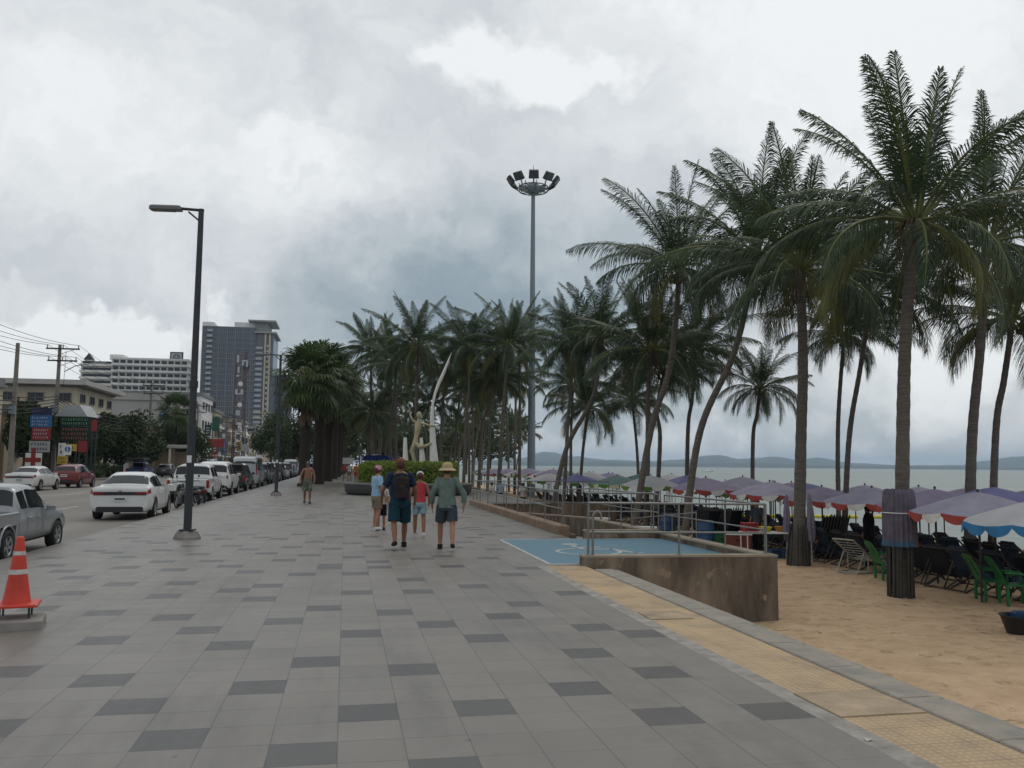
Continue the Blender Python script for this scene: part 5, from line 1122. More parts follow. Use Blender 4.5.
def umbrella_proto(label, cm, va, vb, seed, pole=None, r=1.32, sag=.0):
    rd = random.Random(seed); t = thing('beach_umbrella', label, 'beach umbrella', (0, 0, -50))
    n = 8; H_ = 2.28; vs = [(0, 0, H_)]; fs = []; sub = 4; rows = 5
    for k in range(1, rows+1):
        q = k/rows
        for i in range(n*sub):
            a = 2*math.pi*i/(n*sub); ph = (i % sub)/sub; dip = 1-.045*q*math.sin(math.pi*ph)
            vs.append((r*q*math.cos(a)*dip, r*q*math.sin(a)*dip, H_-.40*q**1.25-.05*q*math.sin(math.pi*ph)+rd.gauss(0, .003)))
    N_ = n*sub
    for i in range(N_): fs.append((0, 1+i, 1+(i+1) % N_))
    for k in range(rows-1):
        for i in range(N_): fs.append((1+k*N_+i, 1+(k+1)*N_+i, 1+(k+1)*N_+(i+1) % N_, 1+k*N_+(i+1) % N_))
    m = MB(); m.add(vs, fs, 0, True); m.build('canopy', cm, t)
    # scalloped valance hanging from the edge
    edge = vs[1+(rows-1)*N_:]; m = MB()
    for i in range(n*2):   # each scallop spans two edge segments
        a, b, c = Vector(edge[i*2]), Vector(edge[i*2+1]), Vector(edge[(i*2+2) % N_]); k_ = 6; top_ = []; bot = []
        for j in range(k_+1):
            q = j/k_; p = a.lerp(b, q*2) if q < .5 else b.lerp(c, q*2-1); out = Vector((p.x, p.y, 0)).normalized()*.012
            top_.append(p+out*.2); bot.append(p+out*rd.uniform(-1.5, 1.5)+Vector((0, 0, -.06-.12*math.sin(math.pi*q)**.55)))
        m.add(top_+bot, [(j, j+1, k_+2+j, k_+1+j) for j in range(k_)], i % 2)
    m.build('valance', [va, vb], t)
    m = MB(); m.tube([(0, 0, -.3), (0, 0, H_+.06)], .024, 8); m.build('pole', pole or um_pole, t)
    m = MB(); m.lathe([(.035, H_+.015), (.03, H_+.04), (.01, H_+.06)], 8)
    for i in range(n):
        a = 2*math.pi*i/n; m.tube([(0, 0, H_-.03), (r*.5*math.cos(a), r*.5*math.sin(a), H_-.22), (r*.97*math.cos(a), r*.97*math.sin(a), H_-.42)], .008, 3); m.tube([(0, 0, H_-.7), (r*.5*math.cos(a), r*.5*math.sin(a), H_-.23)], .007, 3)
    m.build('rib_frame', dark_metal, t); return reg(t)
UP = {'lav': umbrella_proto('', lav, v_red, v_wh, 1), 'lav2': umbrella_proto('', lav2, v_red, v_wh, 2), 'viol': umbrella_proto('', viol, v_wh, v_gr, 3), 'pale': umbrella_proto('', pale, v_gr, v_wh, 4, um_polew), 'teal': umbrella_proto('', teal, v_gr, v_yel, 5), 'blue': umbrella_proto('', pale, v_blue, v_blue, 6)}
KIND = {'lav': 'lavender umbrella with red and white scallops', 'lav2': 'grey lavender umbrella with red and white scallops', 'viol': 'violet blue umbrella with white and green scallops', 'pale': 'pale grey umbrella with green and white scallops', 'teal': 'teal umbrella with green and cream scallops', 'blue': 'pale umbrella with a blue edge'}
rd = random.Random(9)
# front row read one by one from the photo: (px of centre, py of tip, D, kind, label)
FRONT = [(1046, 497, 14.6, 'blue', 'pale umbrella with a blue edge, cut by the right frame edge'), (978, 491, 17.8, 'lav2', 'rightmost lavender umbrella with red and white scallops, above the green chairs'), (935, 488, 21.0, 'lav', 'lavender umbrella just right of the cloth-wrapped palm trunk'),
 (872, 487, 24.5, 'lav2', 'lavender umbrella just left of the cloth-wrapped palm trunk'), (822, 486, 27.5, 'lav', 'lavender umbrella just right of the thick straight palm'), (770, 481, 29, 'lav2', 'lavender umbrella just left of the thick straight palm'), (706, 477, 31.5, 'lav', 'leftmost large lavender umbrella of the front row, left of the small young palm'),
 (651, 475, 36, 'pale', 'pale umbrella with green and white scallops beside the lavender ones'), (617, 475, 42, 'teal', 'nearest teal umbrella with green scallops in the front row'), (577, 474, 47, 'viol', 'violet blue umbrella with white scalloped edge near the mast'), (549, 473, 50, 'pale', 'pale umbrella just right of the mast foot')]
used = []
for px, py, D, kd, lab in FRONT:
    p = at(px, 500, D); tip = at(px, py, D); p.z = tip.z-2.3
    o = copy_tree(UP[kd], loc=p, rz=rd.uniform(0, 1), label=lab, group='front row of beach umbrellas'); used.append((p.x, p.y))
kinds_near = ['lav', 'lav2', 'lav', 'viol']; kinds_far = ['pale', 'viol', 'teal', 'pale', 'lav']
for k in range(0, 32):
    for r_ in range(5):
        y = 11.5+k*2.4+rd.gauss(0, .3); x = 13.4+r_*2.55+rd.gauss(0, .2)
        if y > 33: x -= .0
        if any((x-a)**2+(y-b)**2 < 2.1**2 for a, b in used): continue
        if r_ == 0 and y < 45 : continue
        kd = rd.choice(kinds_near if y < 36 else kinds_far); row = ('front', 'second', 'third', 'fourth', 'seaward')[r_]
        area = 'right end' if y < 22 else 'mid beach' if y < 45 else 'far end'
        dz = (-.12*(x-13)/2.75)
        copy_tree(UP[kd], loc=(x, y, sand_z(x, y)+rd.gauss(0, .05)+.05), rz=rd.uniform(0, 1), label=f'{KIND[kd]}, {row} row, {area}', group=f'{KIND[kd]}, {row} row, {area}')
        used.append((x, y))
for o in list(UP.values()):
    for c in KIDS[o.name]: bpy.data.objects.remove(c)
    bpy.data.objects.remove(o)
# ================================================================ BEACH CHAIRS
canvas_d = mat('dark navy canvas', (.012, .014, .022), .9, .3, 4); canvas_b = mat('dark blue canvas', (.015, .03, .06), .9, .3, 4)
def deck_chair(cm, fm):
    t = thing('deck_chair', '', 'deck chair', (0, 0, -50))
    m = MB()
    for s_ in (-1, 1):
        m.tube([(s_*.30, -.62, .02), (s_*.30, .55, .92)], .022, 5); m.tube([(s_*.27, .55, .02), (s_*.27, -.55, .50)], .022, 5); m.tube([(s_*.33, .3, .72), (s_*.33, .62, .05)], .018, 5)
        m.box(s_*.33, -.05, .56, .05, .6, .025)
    for y, z in ((-.62, .04), (.55, .92), (-.55, .50), (.55, .04)): m.tube([(-.32, y, z), (.32, y, z)], .02, 5)
    m.build('frame', fm, t)
    vs = []; prof = [(-.58, .52), (-.35, .38), (-.1, .27), (.1, .28), (.3, .50), (.55, .94)]
    for y, z in prof: vs += [(-.27, y, z), (.27, y, z), (.27, y+.012, z-.02), (-.27, y+.012, z-.02)]
    fs = [(i*4+a, i*4+(a+1) % 4, (i+1)*4+(a+1) % 4, (i+1)*4+a) for i in range(len(prof)-1) for a in range(4)]
    m = MB(); m.add(vs, fs); m.build('sling', cm, t)
    m = MB(); m.box(0, .50, .90, .46, .07, .17, T=Matrix.Rotation(R(-30), 3, 'X')); m.build('head_cushion', cm, t)
    return reg(t)
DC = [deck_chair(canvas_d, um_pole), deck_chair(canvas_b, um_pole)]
cnt = 0
for y in [9.8+.82*k for k in range(62)]:
    for r_ in range(3):
        x = 13.9+r_*2.75+rd.gauss(0, .12)+(0 if y < 35 else -.3); yy = y+rd.gauss(0, .06)
        if r_ == 0 and (y < 12 or 29.5 < y < 31): continue
        if r_ == 2 and (int(y/.82) % 2): continue
        rowl = ('front', 'second', 'third')[r_]; ar = 'right end' if y < 22 else 'middle' if y < 38 else 'far end'
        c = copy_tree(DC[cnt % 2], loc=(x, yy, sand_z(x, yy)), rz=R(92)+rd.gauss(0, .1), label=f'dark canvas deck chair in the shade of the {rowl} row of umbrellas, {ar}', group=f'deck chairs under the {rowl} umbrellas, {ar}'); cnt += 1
for o in DC:
    for c in KIDS[o.name]: bpy.data.objects.remove(c)
    bpy.data.objects.remove(o)
# folded stacks of dark chairs: each a thing
def folded_stack(px, py, D, n, rz, lab):
    b_ = bp_(px, D)
    for k in range(n):
        t = thing('folded_chair', lab, 'deck chair', b_+Vector((.09*k*math.cos(rz), .09*k*math.sin(rz), .0)), rz, 'folded dark chairs leaning '+lab[-24:])
        m = MB(); T = Matrix.Rotation(R(14), 3, 'Y'); m.box(0, 0, .62, .05, .6, 1.25, T=T); m.build('folded_sling', canvas_d, t)
        m = MB()
        for s_ in (-1, 1): m.tube([(-.16, s_*.33, 0), (.17, s_*.33, 1.3)], .022, 5)
        m.build('frame', um_pole, t)
folded_stack(700, 540, 30, 6, R(-60), 'folded dark chair in the stack behind the ramp wall'); folded_stack(724, 540, 30, 5, R(-60), 'folded dark blue chair right of the other stack')
folded_stack(822, 540, 26.5, 7, R(-50), 'folded dark chair stacked between the palm and white frame')
# folded umbrellas leaning/standing in the shade: (slim bundles)
def closed_umbrella(px, D, cm, lab, h=2.0, lean=.05):
    b_ = bp_(px, D); t = thing('closed_umbrella', lab, 'beach umbrella', b_)
    m = MB(); n = 14; vs = []; prof = [(.02, 0), (.09, .05), (.13, .3), (.10, .9), (.05, 1.35), (.02, 1.42)]
    for r, z in prof:
        for k in range(n):
            a = 2*math.pi*k/n; q = r*(1.0 if k % 2 else .72); vs.append((q*math.cos(a)+lean*z, q*math.sin(a), z+h-1.42))
    m.add(vs, [(i*n+k, i*n+(k+1) % n, (i+1)*n+(k+1) % n, (i+1)*n+k) for i in range(len(prof)-1) for k in range(n)]); m.build('folded_canopy', cm, t)
    m = MB(); m.tube([(0, 0, -.1), (lean*1.4, 0, h+.05)], .022, 6); m.build('pole', um_polew, t)
closed_umbrella(786, 26.4, lav, 'closed lavender umbrella standing left of the thick straight palm', 1.9, .01)
closed_umbrella(811, 25.2, lav2, 'closed grey umbrella standing right of the thick straight palm', 2.0, -.04)
# cloth tied round the near trunk, dark boards below it
P0 = bp_(898, 18.6); zt = at(900, 490, 18.6).z; zb_ = at(900, 545, 18.6).z
t = thing('cloth_bundle', 'purple canvas with a blue and red hem tied round the nearest palm trunk', 'cloth', (P0.x+.02, P0.y, 0))
n = 40; m = MB(); vs = []
prof = [(.24, zt+.02), (.28, zt-.05), (.30, zt-.3), (.31, (zt+zb_)/2), (.315, zb_+.10)]
hem = [(.315, zb_+.10), (.33, zb_), (.325, zb_-.02)]
def pleat(prof, n, off=0):
    vs = []
    for r, z in prof:
        for k in range(n):
            a = 2*math.pi*k/n; q = r+(.03 if k % 2 else -.015)+.02*noise.noise(Vector((k*.9, z*2, 1))); vs.append((q*math.cos(a), q*math.sin(a), z+.02*noise.noise(Vector((k*.7, 0, 4)))))
    return vs, [(i*n+k, i*n+(k+1) % n, (i+1)*n+(k+1) % n, (i+1)*n+k) for i in range(len(prof)-1) for k in range(n)]
v_, f_ = pleat(prof, n); m.add(v_, f_); m.build('wrapped_cloth', mat('dusty purple canvas', (.13, .115, .15), .9, .35, 3), t)
m = MB(); v_, f_ = pleat(hem, n); m.add(v_, f_)
hm = m.build('hem', [mat('dull blue hem', (.06, .13, .20), .9), mat('dull red hem', (.25, .07, .06), .9)], t)
for i, p in enumerate(hm.data.polygons): p.material_index = 1 if (i % n) in range(33, 40) else 0
m = MB(); m.tube([(.335*math.cos(a/20*6.283), .335*math.sin(a/20*6.283), (zt+zb_)/2+.1) for a in range(21)], .012, 5, cap=False); m.build('rope', white_pl, t)
t = thing('board_bundle', 'dark umbrella poles standing upright around the foot of the nearest palm', 'poles', (P0.x, P0.y, P0.z))
rd = random.Random(3)
for i in range(16):
    a = i/16*6.28+rd.gauss(0, .1); m = MB(); m.tube([(.25*math.cos(a), .25*math.sin(a), -.05), (.245*math.cos(a+.1), .245*math.sin(a+.1), zb_-P0.z+.05+rd.uniform(-.1, .05))], rd.uniform(.022, .04), 6); m.build('pole', um_pole, t)
# dark cloth skirt of the thick straight palm
P0 = bp_(797, 24.5)
t = thing('board_bundle', 'dark boards and poles leaning around the foot of the thick straight palm', 'poles', (P0.x, P0.y, P0.z))
for i in range(12):
    a = i/12*6.28+rd.gauss(0, .1); m = MB(); m.tube([(.30*math.cos(a), .30*math.sin(a), -.05), (.22*math.cos(a+.1), .22*math.sin(a+.1), 1.0+rd.uniform(-.2, .2))], rd.uniform(.03, .05), 6); m.build('pole', um_pole, t)
# pale tube loungers
def tube_lounger(px, py, rz, lab, mt):
    b_ = bp_(px, 22); b_ = gp(px, py, -1.02); b_.z = sand_z(b_.x, b_.y); t = thing('tube_lounger', lab, 'lounger', b_, rz, 'pale lounger frames by the sand')
    m = MB()
    for s_ in (-1, 1):
        m.tube([(s_*.3, -.75, .42), (s_*.3, -.1, .30), (s_*.3, .75, .86)], .022, 6); m.tube([(s_*.3, -.55, 0), (s_*.3, -.5, .4)], .02, 6); m.tube([(s_*.3, .15, 0), (s_*.3, .15, .46)], .02, 6); m.tube([(s_*.3, -.65, .02), (s_*.3, .6, .02)], .02, 6); m.tube([(s_*.3, .6, .02), (s_*.3, .3, .55)], .02, 6)
    for y, z in ((-.75, .42), (.75, .86), (-.55, .01), (.15, .01), (.6, .02), (-.1, .30)): m.tube([(-.3, y, z), (.3, y, z)], .02, 6)
    m.build('frame', mt, t)
    m = MB()
    for k in range(14):
        q = k/13; y = -.7+1.4*q; z = .41-.11*min(1, (y+.75)/.65) if y < -.1 else .30+.56*(y+.1)/.85; m.box(0, y, z+.012, .58, .035, .012)
    m.build('slats', mt, t)
tl_m = mat('aged cream enamel', (.33, .33, .28), .6, .2, 4)
tube_lounger(862, 573, R(112), 'pale slatted lounger frame standing on the sand right of the thick palm', tl_m)
tube_lounger(838, 557, R(105), 'second pale lounger frame, half hidden beside the thick palm', tl_m)
# green plastic chairs
def plastic_chair(px, py, rz, lab):
    b_ = gp(px, py, -1.03); b_.z = sand_z(b_.x, b_.y)-.02; t = thing('plastic_chair', lab, 'chair', b_, rz, 'green plastic chairs on the sand')
    m = MB(); m.bbox(0, 0, .42, .46, .44, .03, .012); m.build('seat', green_pl, t)
    m = MB(); vs = []; n = 9; rows = 7
    for j in range(rows):
        q = j/(rows-1)
        for i in range(n):
            u = i/(n-1)*2-1; w_ = .23+.02*q-.05*max(0, q-.7); vs.append((u*w_, .20+.26*q+.03*(1-u*u), .44+.52*q-.05*abs(u)**3*(q > .8)))
    m.add(vs, [(j*n+i, j*n+i+1, (j+1)*n+i+1, (j+1)*n+i) for j in range(rows-1) for i in range(n-1) if not (1 <= j <= 4 and i in (2, 5))], 0, True)
    m.add([(x, y+.018, z) for x, y, z in vs], [(j*n+i, (j+1)*n+i, (j+1)*n+i+1, j*n+i+1) for j in range(rows-1) for i in range(n-1) if not (1 <= j <= 4 and i in (2, 5))], 0, True)
    m.build('backrest', green_pl, t)
    for x, y in ((-.2, -.19), (.2, -.19), (-.2, .19), (.2, .19)): m = MB(); m.box(x*1.08, y*1.12, .205, .05, .05, .42, taper=.9); m.build('leg', green_pl, t)
    for s_ in (-1, 1): m = MB(); m.tube([(s_*.24, -.2, .42), (s_*.26, -.22, .62), (s_*.27, 0, .65), (s_*.245, .26, .66)], .022, 6); m.build('armrest', green_pl, t)
plastic_chair(992, 603, R(75), 'nearest green plastic chair, left one of the pair at the right edge'); plastic_chair(1016, 608, R(70), 'green plastic chair at the right edge, behind the black tub')
plastic_chair(888, 580, R(80), 'green plastic chair left of the wrapped palm trunk'); plastic_chair(923, 574, R(70), 'green plastic chair right of the wrapped palm trunk')
# black tub
b_ = gp(1020, 636, -1.03); b_.z = sand_z(b_.x, b_.y)
t = thing('plastic_tub', 'wide black plastic tub on the sand at the right edge', 'tub', b_)
m = MB(); m.lathe([(.19, 0), (.28, .27), (.31, .29), (.30, .30), (.265, .28), (.18, .03), (0, .03)], 28, cap=False); m.build('tub_body', black_pl, t)
m = MB(); m.bbox(0, 0, 0, .26, .2, .3, .03); o = m.build('blue_bag', blue_pl); o.location = b_+Vector((.12, .12, .19)); tag(o, 'blue packet sticking out of the black tub', 'bag')
# vendor table with basins
b_ = bp_(768, 26.5); t = thing('vendor_table', 'white vendor table beyond the corner of the ramp wall', 'table', b_, R(-8))
m = MB(); m.bbox(0, 0, .74, 1.6, .75, .035, .01); m.build('table_top', white_pl, t)
for x, y in ((-.75, -.32), (.75, -.32), (-.75, .32), (.75, .32)): m = MB(); m.tube([(x, y, 0), (x, y, .72)], .018, 6); m.build('leg', white_pl, t)
def on_table(dx, dy, name, lab, cat, mk, mt):
    o = mk().build(name, mt); p = Matrix.Rotation(R(-8), 3, 'Z')@Vector((dx, dy, 0)); o.location = b_+p+Vector((0, 0, .76)); tag(o, lab, cat)
def basin():
    m = MB(); m.lathe([(.12, 0), (.2, .14), (.22, .15), (.19, .13), (.11, .02), (0, .02)], 20, cap=False); return m
def crate():
    m = MB()
    for k in range(4): m.box(0, 0, .03+.07*k, .42, .3, .045)
    for x in (-.2, .2):
        for y in (-.14, .14): m.box(x, y, .14, .035, .035, .28)
    return m
on_table(-.1, .0, 'basin', 'yellow plastic basin on the white vendor table', 'basin', basin, yellow_pl); on_table(.42, .1, 'basin', 'orange plastic basin on the white vendor table', 'basin', basin, mat('orange plastic', (.5, .2, .03), .5))
on_table(-.55, .1, 'crate', 'red slatted crate at the left of the vendor table', 'crate', crate, mat('dull red plastic', (.30, .03, .03), .6))
o = crate().build('crate', blue_pl); o.location = bp_(775, 26.3); tag(o, 'blue slatted crate standing under the vendor table', 'crate')
def cooler(px, D, mt, lab, lid):
    t = thing('cool_box', lab, 'cool box', bp_(px, D), R(-20)); m = MB(); m.bbox(0, 0, .24, .8, .45, .48, .03); m.build('box_body', mt, t); m = MB(); m.bbox(0, 0, .515, .83, .48, .06, .015); m.build('lid', lid, t)
    m = MB(); m.box(0, -.245, .33, .2, .02, .04); m.build('handle', black_pl, t)
cooler(738, 28.5, mat('dull red box', (.17, .04, .035), .6), 'red cool box left of the vendor table', white_pl); cooler(722, 29.2, green_pl, 'green cool box behind the ramp handrail', green_pl)
cooler(645, 31, mat('grey box', (.3, .3, .3), .6), 'pale grey cool box behind the middle of the ramp wall', white_pl); cooler(600, 36, blue_pl, 'blue cool box far behind the ramp court', white_pl)
def barrel(px, D, mt, lab):
    t = thing('barrel', lab, 'barrel', bp_(px, D)); m = MB(); m.lathe([(.26, 0), (.29, .03), (.29, .3), (.30, .32), (.29, .34), (.29, .6), (.30, .62), (.29, .64), (.27, .88)], 20); m.build('barrel_body', mt, t); m = MB(); m.lathe([(.275, .88), (.275, .92), (.25, .925)], 20); m.build('barrel_lid', black_pl, t)
barrel(705, 28.8, blue_pl, 'blue barrel just behind the ramp handrail, left of the red cool box'); barrel(668, 33, blue_pl, 'blue barrel farther back behind the ramp')
# yellow swim line floats and boats
for i in range(40):
    px = 690+i*8.6; 
    if i % 3 == 2: continue
    p = at(px, 518.5, 68+.0*i); p.z = -2.2
    m = MB(); m.tube([(-.38, 0, .06), (-.28, 0, .1), (.28, 0, .1), (.38, 0, .06)], [.05, .14, .14, .05], 8); o = m.build('float', yellow_pl); o.location = p; o.rotation_euler.z = rd.gauss(0, .1)-YAW
    tag(o, 'yellow float of the swimming line beyond the umbrellas', 'float', 'yellow floats of the swimming line')
def boat(px, D, L_, rz, lab, wake=True):
    p = at(px, 468, D); p.z = -2.2; t = thing('speedboat', lab, 'boat', p, rz)
    m = MB(); st = [(-L_/2, L_*.13, .0, .8), (0, L_*.15, -.0, .9), (L_*.3, L_*.10, .1, 1.05), (L_/2, .02, .6, 1.25)]; vs = []
    for x, w_, zb, zt_ in st: vs += [(x, -w_, zt_), (x, -w_*.6, zb), (x, w_*.6, zb), (x, w_, zt_)]
    fs = [(i*4+k, i*4+k+1, (i+1)*4+k+1, (i+1)*4+k) for i in range(3) for k in range(3)]+[(0, 1, 2, 3)]+[(i*4, (i+1)*4, (i+1)*4+3, i*4+3) for i in range(3)]
    m.add(vs, fs); m.build('hull', white_pl, t); m = MB(); m.box(-L_*.05, 0, 1.35, L_*.28, L_*.2, .9, taper=.75); m.build('cabin', white_pl, t)
    if wake:
        m = MB(); m.add([(-L_*.45, -L_*.2, .02), (-L_*.45, L_*.2, .02), (-L_*2.2, L_*.6, .02), (-L_*2.2, -L_*.6, .02)], [(0, 1, 2, 3)]); m.add([(L_*.4, -L_*.35, .05), (L_*.4, L_*.35, .05), (-L_*.4, L_*.5, .3), (-L_*.4, -L_*.5, .3)], [(0, 1, 2, 3)])
        o = m.build('wake', foam); o.location = p; o.rotation_euler.z = rz; tag(o, 'white wake spreading behind the speedboat', 'wake')
boat(707, 620, 9, R(170), 'small white speedboat crossing the bay between the palms')
boat(512, 900, 12, R(0), 'white boat anchored far off left of the mast', False)
boat(905, 1500, 14, R(10), 'distant white boat on the right part of the bay', False)
# ================================================================ FAR SIDE: POLES, WIRES, SIGNS
WX = -23.6
def utility_pole(label, x, y, h, arms=True, r=.16):
    t = thing('utility_pole', label, 'utility pole', (x, y, 0), 0, 'concrete utility poles along the far pavement')
    m = MB(); m.box(0, 0, h/2, .34, .30, h, taper=.62); m.build('concrete_shaft', pole_con, t)
    if arms:
        for z, w_ in ((h-.35, 2.6), (h-1.35, 2.3)):
            m = MB(); m.box(.3, -.18, z, w_, .1, .12); m.tube([(.0, -.18, z-.5), (.3+w_*.36, -.18, z-.03)], .02, 4); m.build('crossarm', dark_metal, t)
            for k in (-1, 0, 1):
                m = MB(); m.lathe([(.03, 0), (.05, .05), (.03, .08), (.06, .13), (.03, .18), (.05, .22), (.02, .27)], 8, c=(.3+k*(w_/2-.1), -.18, z+.06)); m.build('insulator', dark_metal, t)
    m = MB(); m.bbox(.0, -.32, h*.52, .4, .3, .6, .03); m.build('junction_box', galv, t)
    return t
utility_pole('plain leaning concrete pole at the far left, without crossarms', -23.4, 67.6, 10.1, False)
poles = [(WX, 77.5, 11.3, 'tall concrete pole with two crossarms before the low white building'), (WX, 112.5, 11.3, 'concrete pole right of the dark trees, in front of the blank grey wall'), (WX, 147, 11, 'concrete pole seen just right of the nearest lamp pole'), (WX, 182, 11, 'distant concrete pole beside the red signs'), (WX, 216, 11, 'farthest concrete poles before the dark tower'), (WX, 42, 11.3, 'concrete pole out of the frame on the left')]
for x, y, h, l in poles: utility_pole(l, x, y, h)
wire_m = mat('black cable', (.015, .015, .016), .7)
def cable(a, b, sag, r, lab, grp):
    a, b = Vector(a), Vector(b); m = MB(); pts = [a.lerp(b, i/14)-Vector((0, 0, sag*4*(i/14)*(1-i/14))) for i in range(15)]; m.tube([p-a for p in pts], r, 4); o = m.build('power_cable', wire_m); o.location = a; tag(o, lab, 'cable', grp)
ys = [42, 77.5, 112.5, 147, 182, 216]
for i in range(5):
    y0, y1 = ys[i], ys[i+1]; h0 = 11.3 if i < 3 else 11.0; h1 = 11.3 if i < 2 else 11.0
    where = 'crossing the sky at the left edge' if i == 0 else 'over the far pavement beyond the second pole'
    for dx in (-.9, .3, 1.5): cable((WX+dx, y0, h0-.02), (WX+dx, y1, h1-.02), .9, .018, 'thin high power cable '+where, 'high cables '+where)
    for dx in (-.75, .3, 1.35): cable((WX+dx, y0, h0-1.02), (WX+dx, y1, h1-1.02), .9, .018, 'lower power cable '+where, 'lower cables '+where)
    for k in range(5): cable((WX+.2, y0, 7.0-k*.22), (WX+.2, y1, 7.0-k*.22), 1.0+k*.1, .035, 'thick sagging bundle cable on the poles '+where, 'telephone cables '+where)
cable((WX+.5, 77.5, 10.8), (-29, 97, 9.5), .5, .018, 'cable running from the tall pole to the low white building', 'cables to buildings')
# arm lamp on the tall pole
t = thing('road_lamp', 'grey road lamp on an arm reaching from the tall utility pole', 'street lamp', (WX, 79, 9.6), 0)
m = MB(); m.tube([(0, 0, -.4), (.8, 0, .1), (2.4, 0, .45)], .04, 6); m.build('lamp_arm', galv, t); m = MB(); m.bbox(2.8, 0, .47, .9, .3, .14, .04); m.build('lamp_head', galv, t)
def text_lines(m, x0, x1, z, h, rd, mi=1, y=-.06, gap=.35):
    x = x0
    while x < x1:
        w_ = rd.uniform(.35, 1.0)*h; 
        if x+w_ > x1: break
        m.box(x+w_/2, y, z, w_*.2, .02, h, mi); m.box(x+w_*.6, y, z+h*.38*rd.choice((-1, 1)), w_*.6, .02, h*.22, mi)
        if rd.random() < .6: m.box(x+w_*.9, y, z, w_*.18, .02, h*.9, mi)
        x += w_+h*gap
rd = random.Random(77)
def sign(label, pxl, pxr, pyt, pyb, D, base, ink, lines, border=None, rz=None, posts=True, cat='sign'):
    a = at(pxl, pyb, D); b = at(pxr, pyt, D); w_ = (Vector((b.x, b.y))-Vector((a.x, a.y))).length; h = b.z-a.z; c = (a+b)/2
    t = thing('signboard', label, cat, (c.x, c.y, a.z), -YAW if rz is None else rz)
    m = MB(); m.box(0, 0, h/2, w_, .08, h); m.build('panel', base, t)
    if lines:
        m = MB()
        for k in range(lines): z = h*(1-(k+.7)/(lines+.4)); text_lines(m, -w_/2+.12, w_/2-.12, z, h/(lines+.4)*.55, rd, 0, -.055)
        m.build('lettering', ink, t)
    if posts and a.z > .4:
        m = MB()
        for x in (-w_*.4, w_*.4): m.box(x, .08, -a.z/2+.1, .1, .06, a.z+.2)
        m.build('sign_post', dark_metal, t)
    return t
navy = mat('navy sign paint', (.02, .03, .08), .5); blue_s = mat('blue sign paint', (.03, .13, .33), .5); red_s = mat('red sign paint', (.24, .03, .028), .5); green_s = mat('dark green sign paint', (.008, .03, .022), .5); pale_s = mat('pale sign paint', (.36, .38, .38), .6); lb = mat('light lettering', (.42, .46, .5), .6); yel_s = mat('yellow sign paint', (.45, .33, .06), .5); grn_l = mat('green lettering', (.15, .35, .18), .6); red_l = mat('salmon lettering', (.40, .12, .10), .6)
sign('blue shop sign with pale lines of lettering at the far left', 30, 52, 415.5, 427, 68, blue_s, lb, 3)
sign('dark navy panel above the blue shop sign', 32, 52, 408, 415, 68, navy, lb, 0, posts=False)
sign('red shop sign with pale lettering under the blue one', 31.5, 51, 427.5, 440, 67.9, red_s, lb, 3, posts=False)
sign('pale panel below the red shop sign', 29, 50, 441, 452, 68, pale_s, navy, 2, posts=False)
t = sign('white board with a large red cross at the far left', 25, 42, 453, 467, 67, white_pl, red_s, 0)
m = MB(); m.box(0, -.06, .55, 1.2, .02, .34); m.box(0, -.064, .75, .34, .02, 1.4); m.build('red_cross', red_s, t)
sign('dark green menu sign with rows of green and red lettering', 60, 91, 417, 426, 70, green_s, grn_l, 2, posts=False)
sign('lower half of the dark menu sign, with reddish and pale rows', 60, 91, 426.5, 441, 70, green_s, red_l, 3)
sign('small upright red sign at the right end of the menu board', 91.5, 97, 420, 431, 69.5, red_s, lb, 0)
sign('cream poster with dark marks under the menu board', 58, 66, 443, 456, 69, white_pl, navy, 2)
sign('yellow poster under the menu board', 66.5, 77, 444, 451, 69, yel_s, navy, 1)
sign('small square sign with a round white plate beside the yellow poster', 78, 87, 441, 452, 69, red_s, white_pl, 0)
sign('yellow and red poster just above the red car', 57, 68, 456, 464, 69, yel_s, red_s, 2)
def road_sign(label, px, pyt, pyb, D, wpx, kind):
    c = at(px, pyt, D); z0 = -.0; t = thing('road_sign', label, 'road sign', (c.x, c.y, 0), -YAW); zc = c.z
    m = MB(); m.tube([(0, .06, 0), (0, .06, zc)], .04, 6); m.build('sign_post', galv, t); w_ = wpx*D/FPX; h = (pyb-pyt)*D/FPX
    m = MB(); m.box(0, 0, zc-h/2, w_, .04, h); m.build('sign_panel', blue_s if kind == 'blue' else white_pl, t)
    m = MB()
    if kind == 'blue': m.box(0, -.03, zc-h*.4, w_*.14, .02, h*.4); m.prism([(-w_*.25, zc-h*.3), (w_*.25, zc-h*.3), (0, zc-h*.08)], -.04, -.02); m.box(0, -.03, zc-h*.78, w_*.6, .02, h*.1); m.build('arrow', white_pl, t)
    else:
        T = Matrix.Rotation(R(90), 3, 'X'); m.lathe([(w_*.40, .03), (w_*.40, .045)], 20, c=(0, 0, zc-h*.42), T=T); m.build('blue_disc', blue_s, t); m = MB(); m.box(0, -.055, zc-h*.42, w_*.12, .015, h*.5); m.build('sign_mark', white_pl, t)
road_sign('no parking sign, blue disc on a white plate above the red car', 68, 445, 455, 66, 7, 'disc')
road_sign('blue rectangular sign with a white arrow below the third pole', 141, 446, 457, 98, 7, 'blue')
sign('small white board hanging on the pole above the blue minibus', 139, 153, 433, 440, 102, white_pl, navy, 0, posts=False)
sign('large red shop sign right of the nearest lamp post', 208, 224, 439, 447, 135, red_s, lb, 0); sign('small pale sign farther down the shop row', 241, 249, 444, 451, 180, pale_s, navy, 0)
sign('green hoarding on the shop row right of the lamp post', 212, 220, 417, 431, 165, mat('green hoarding', (.03, .12, .09), .6), lb, 0)
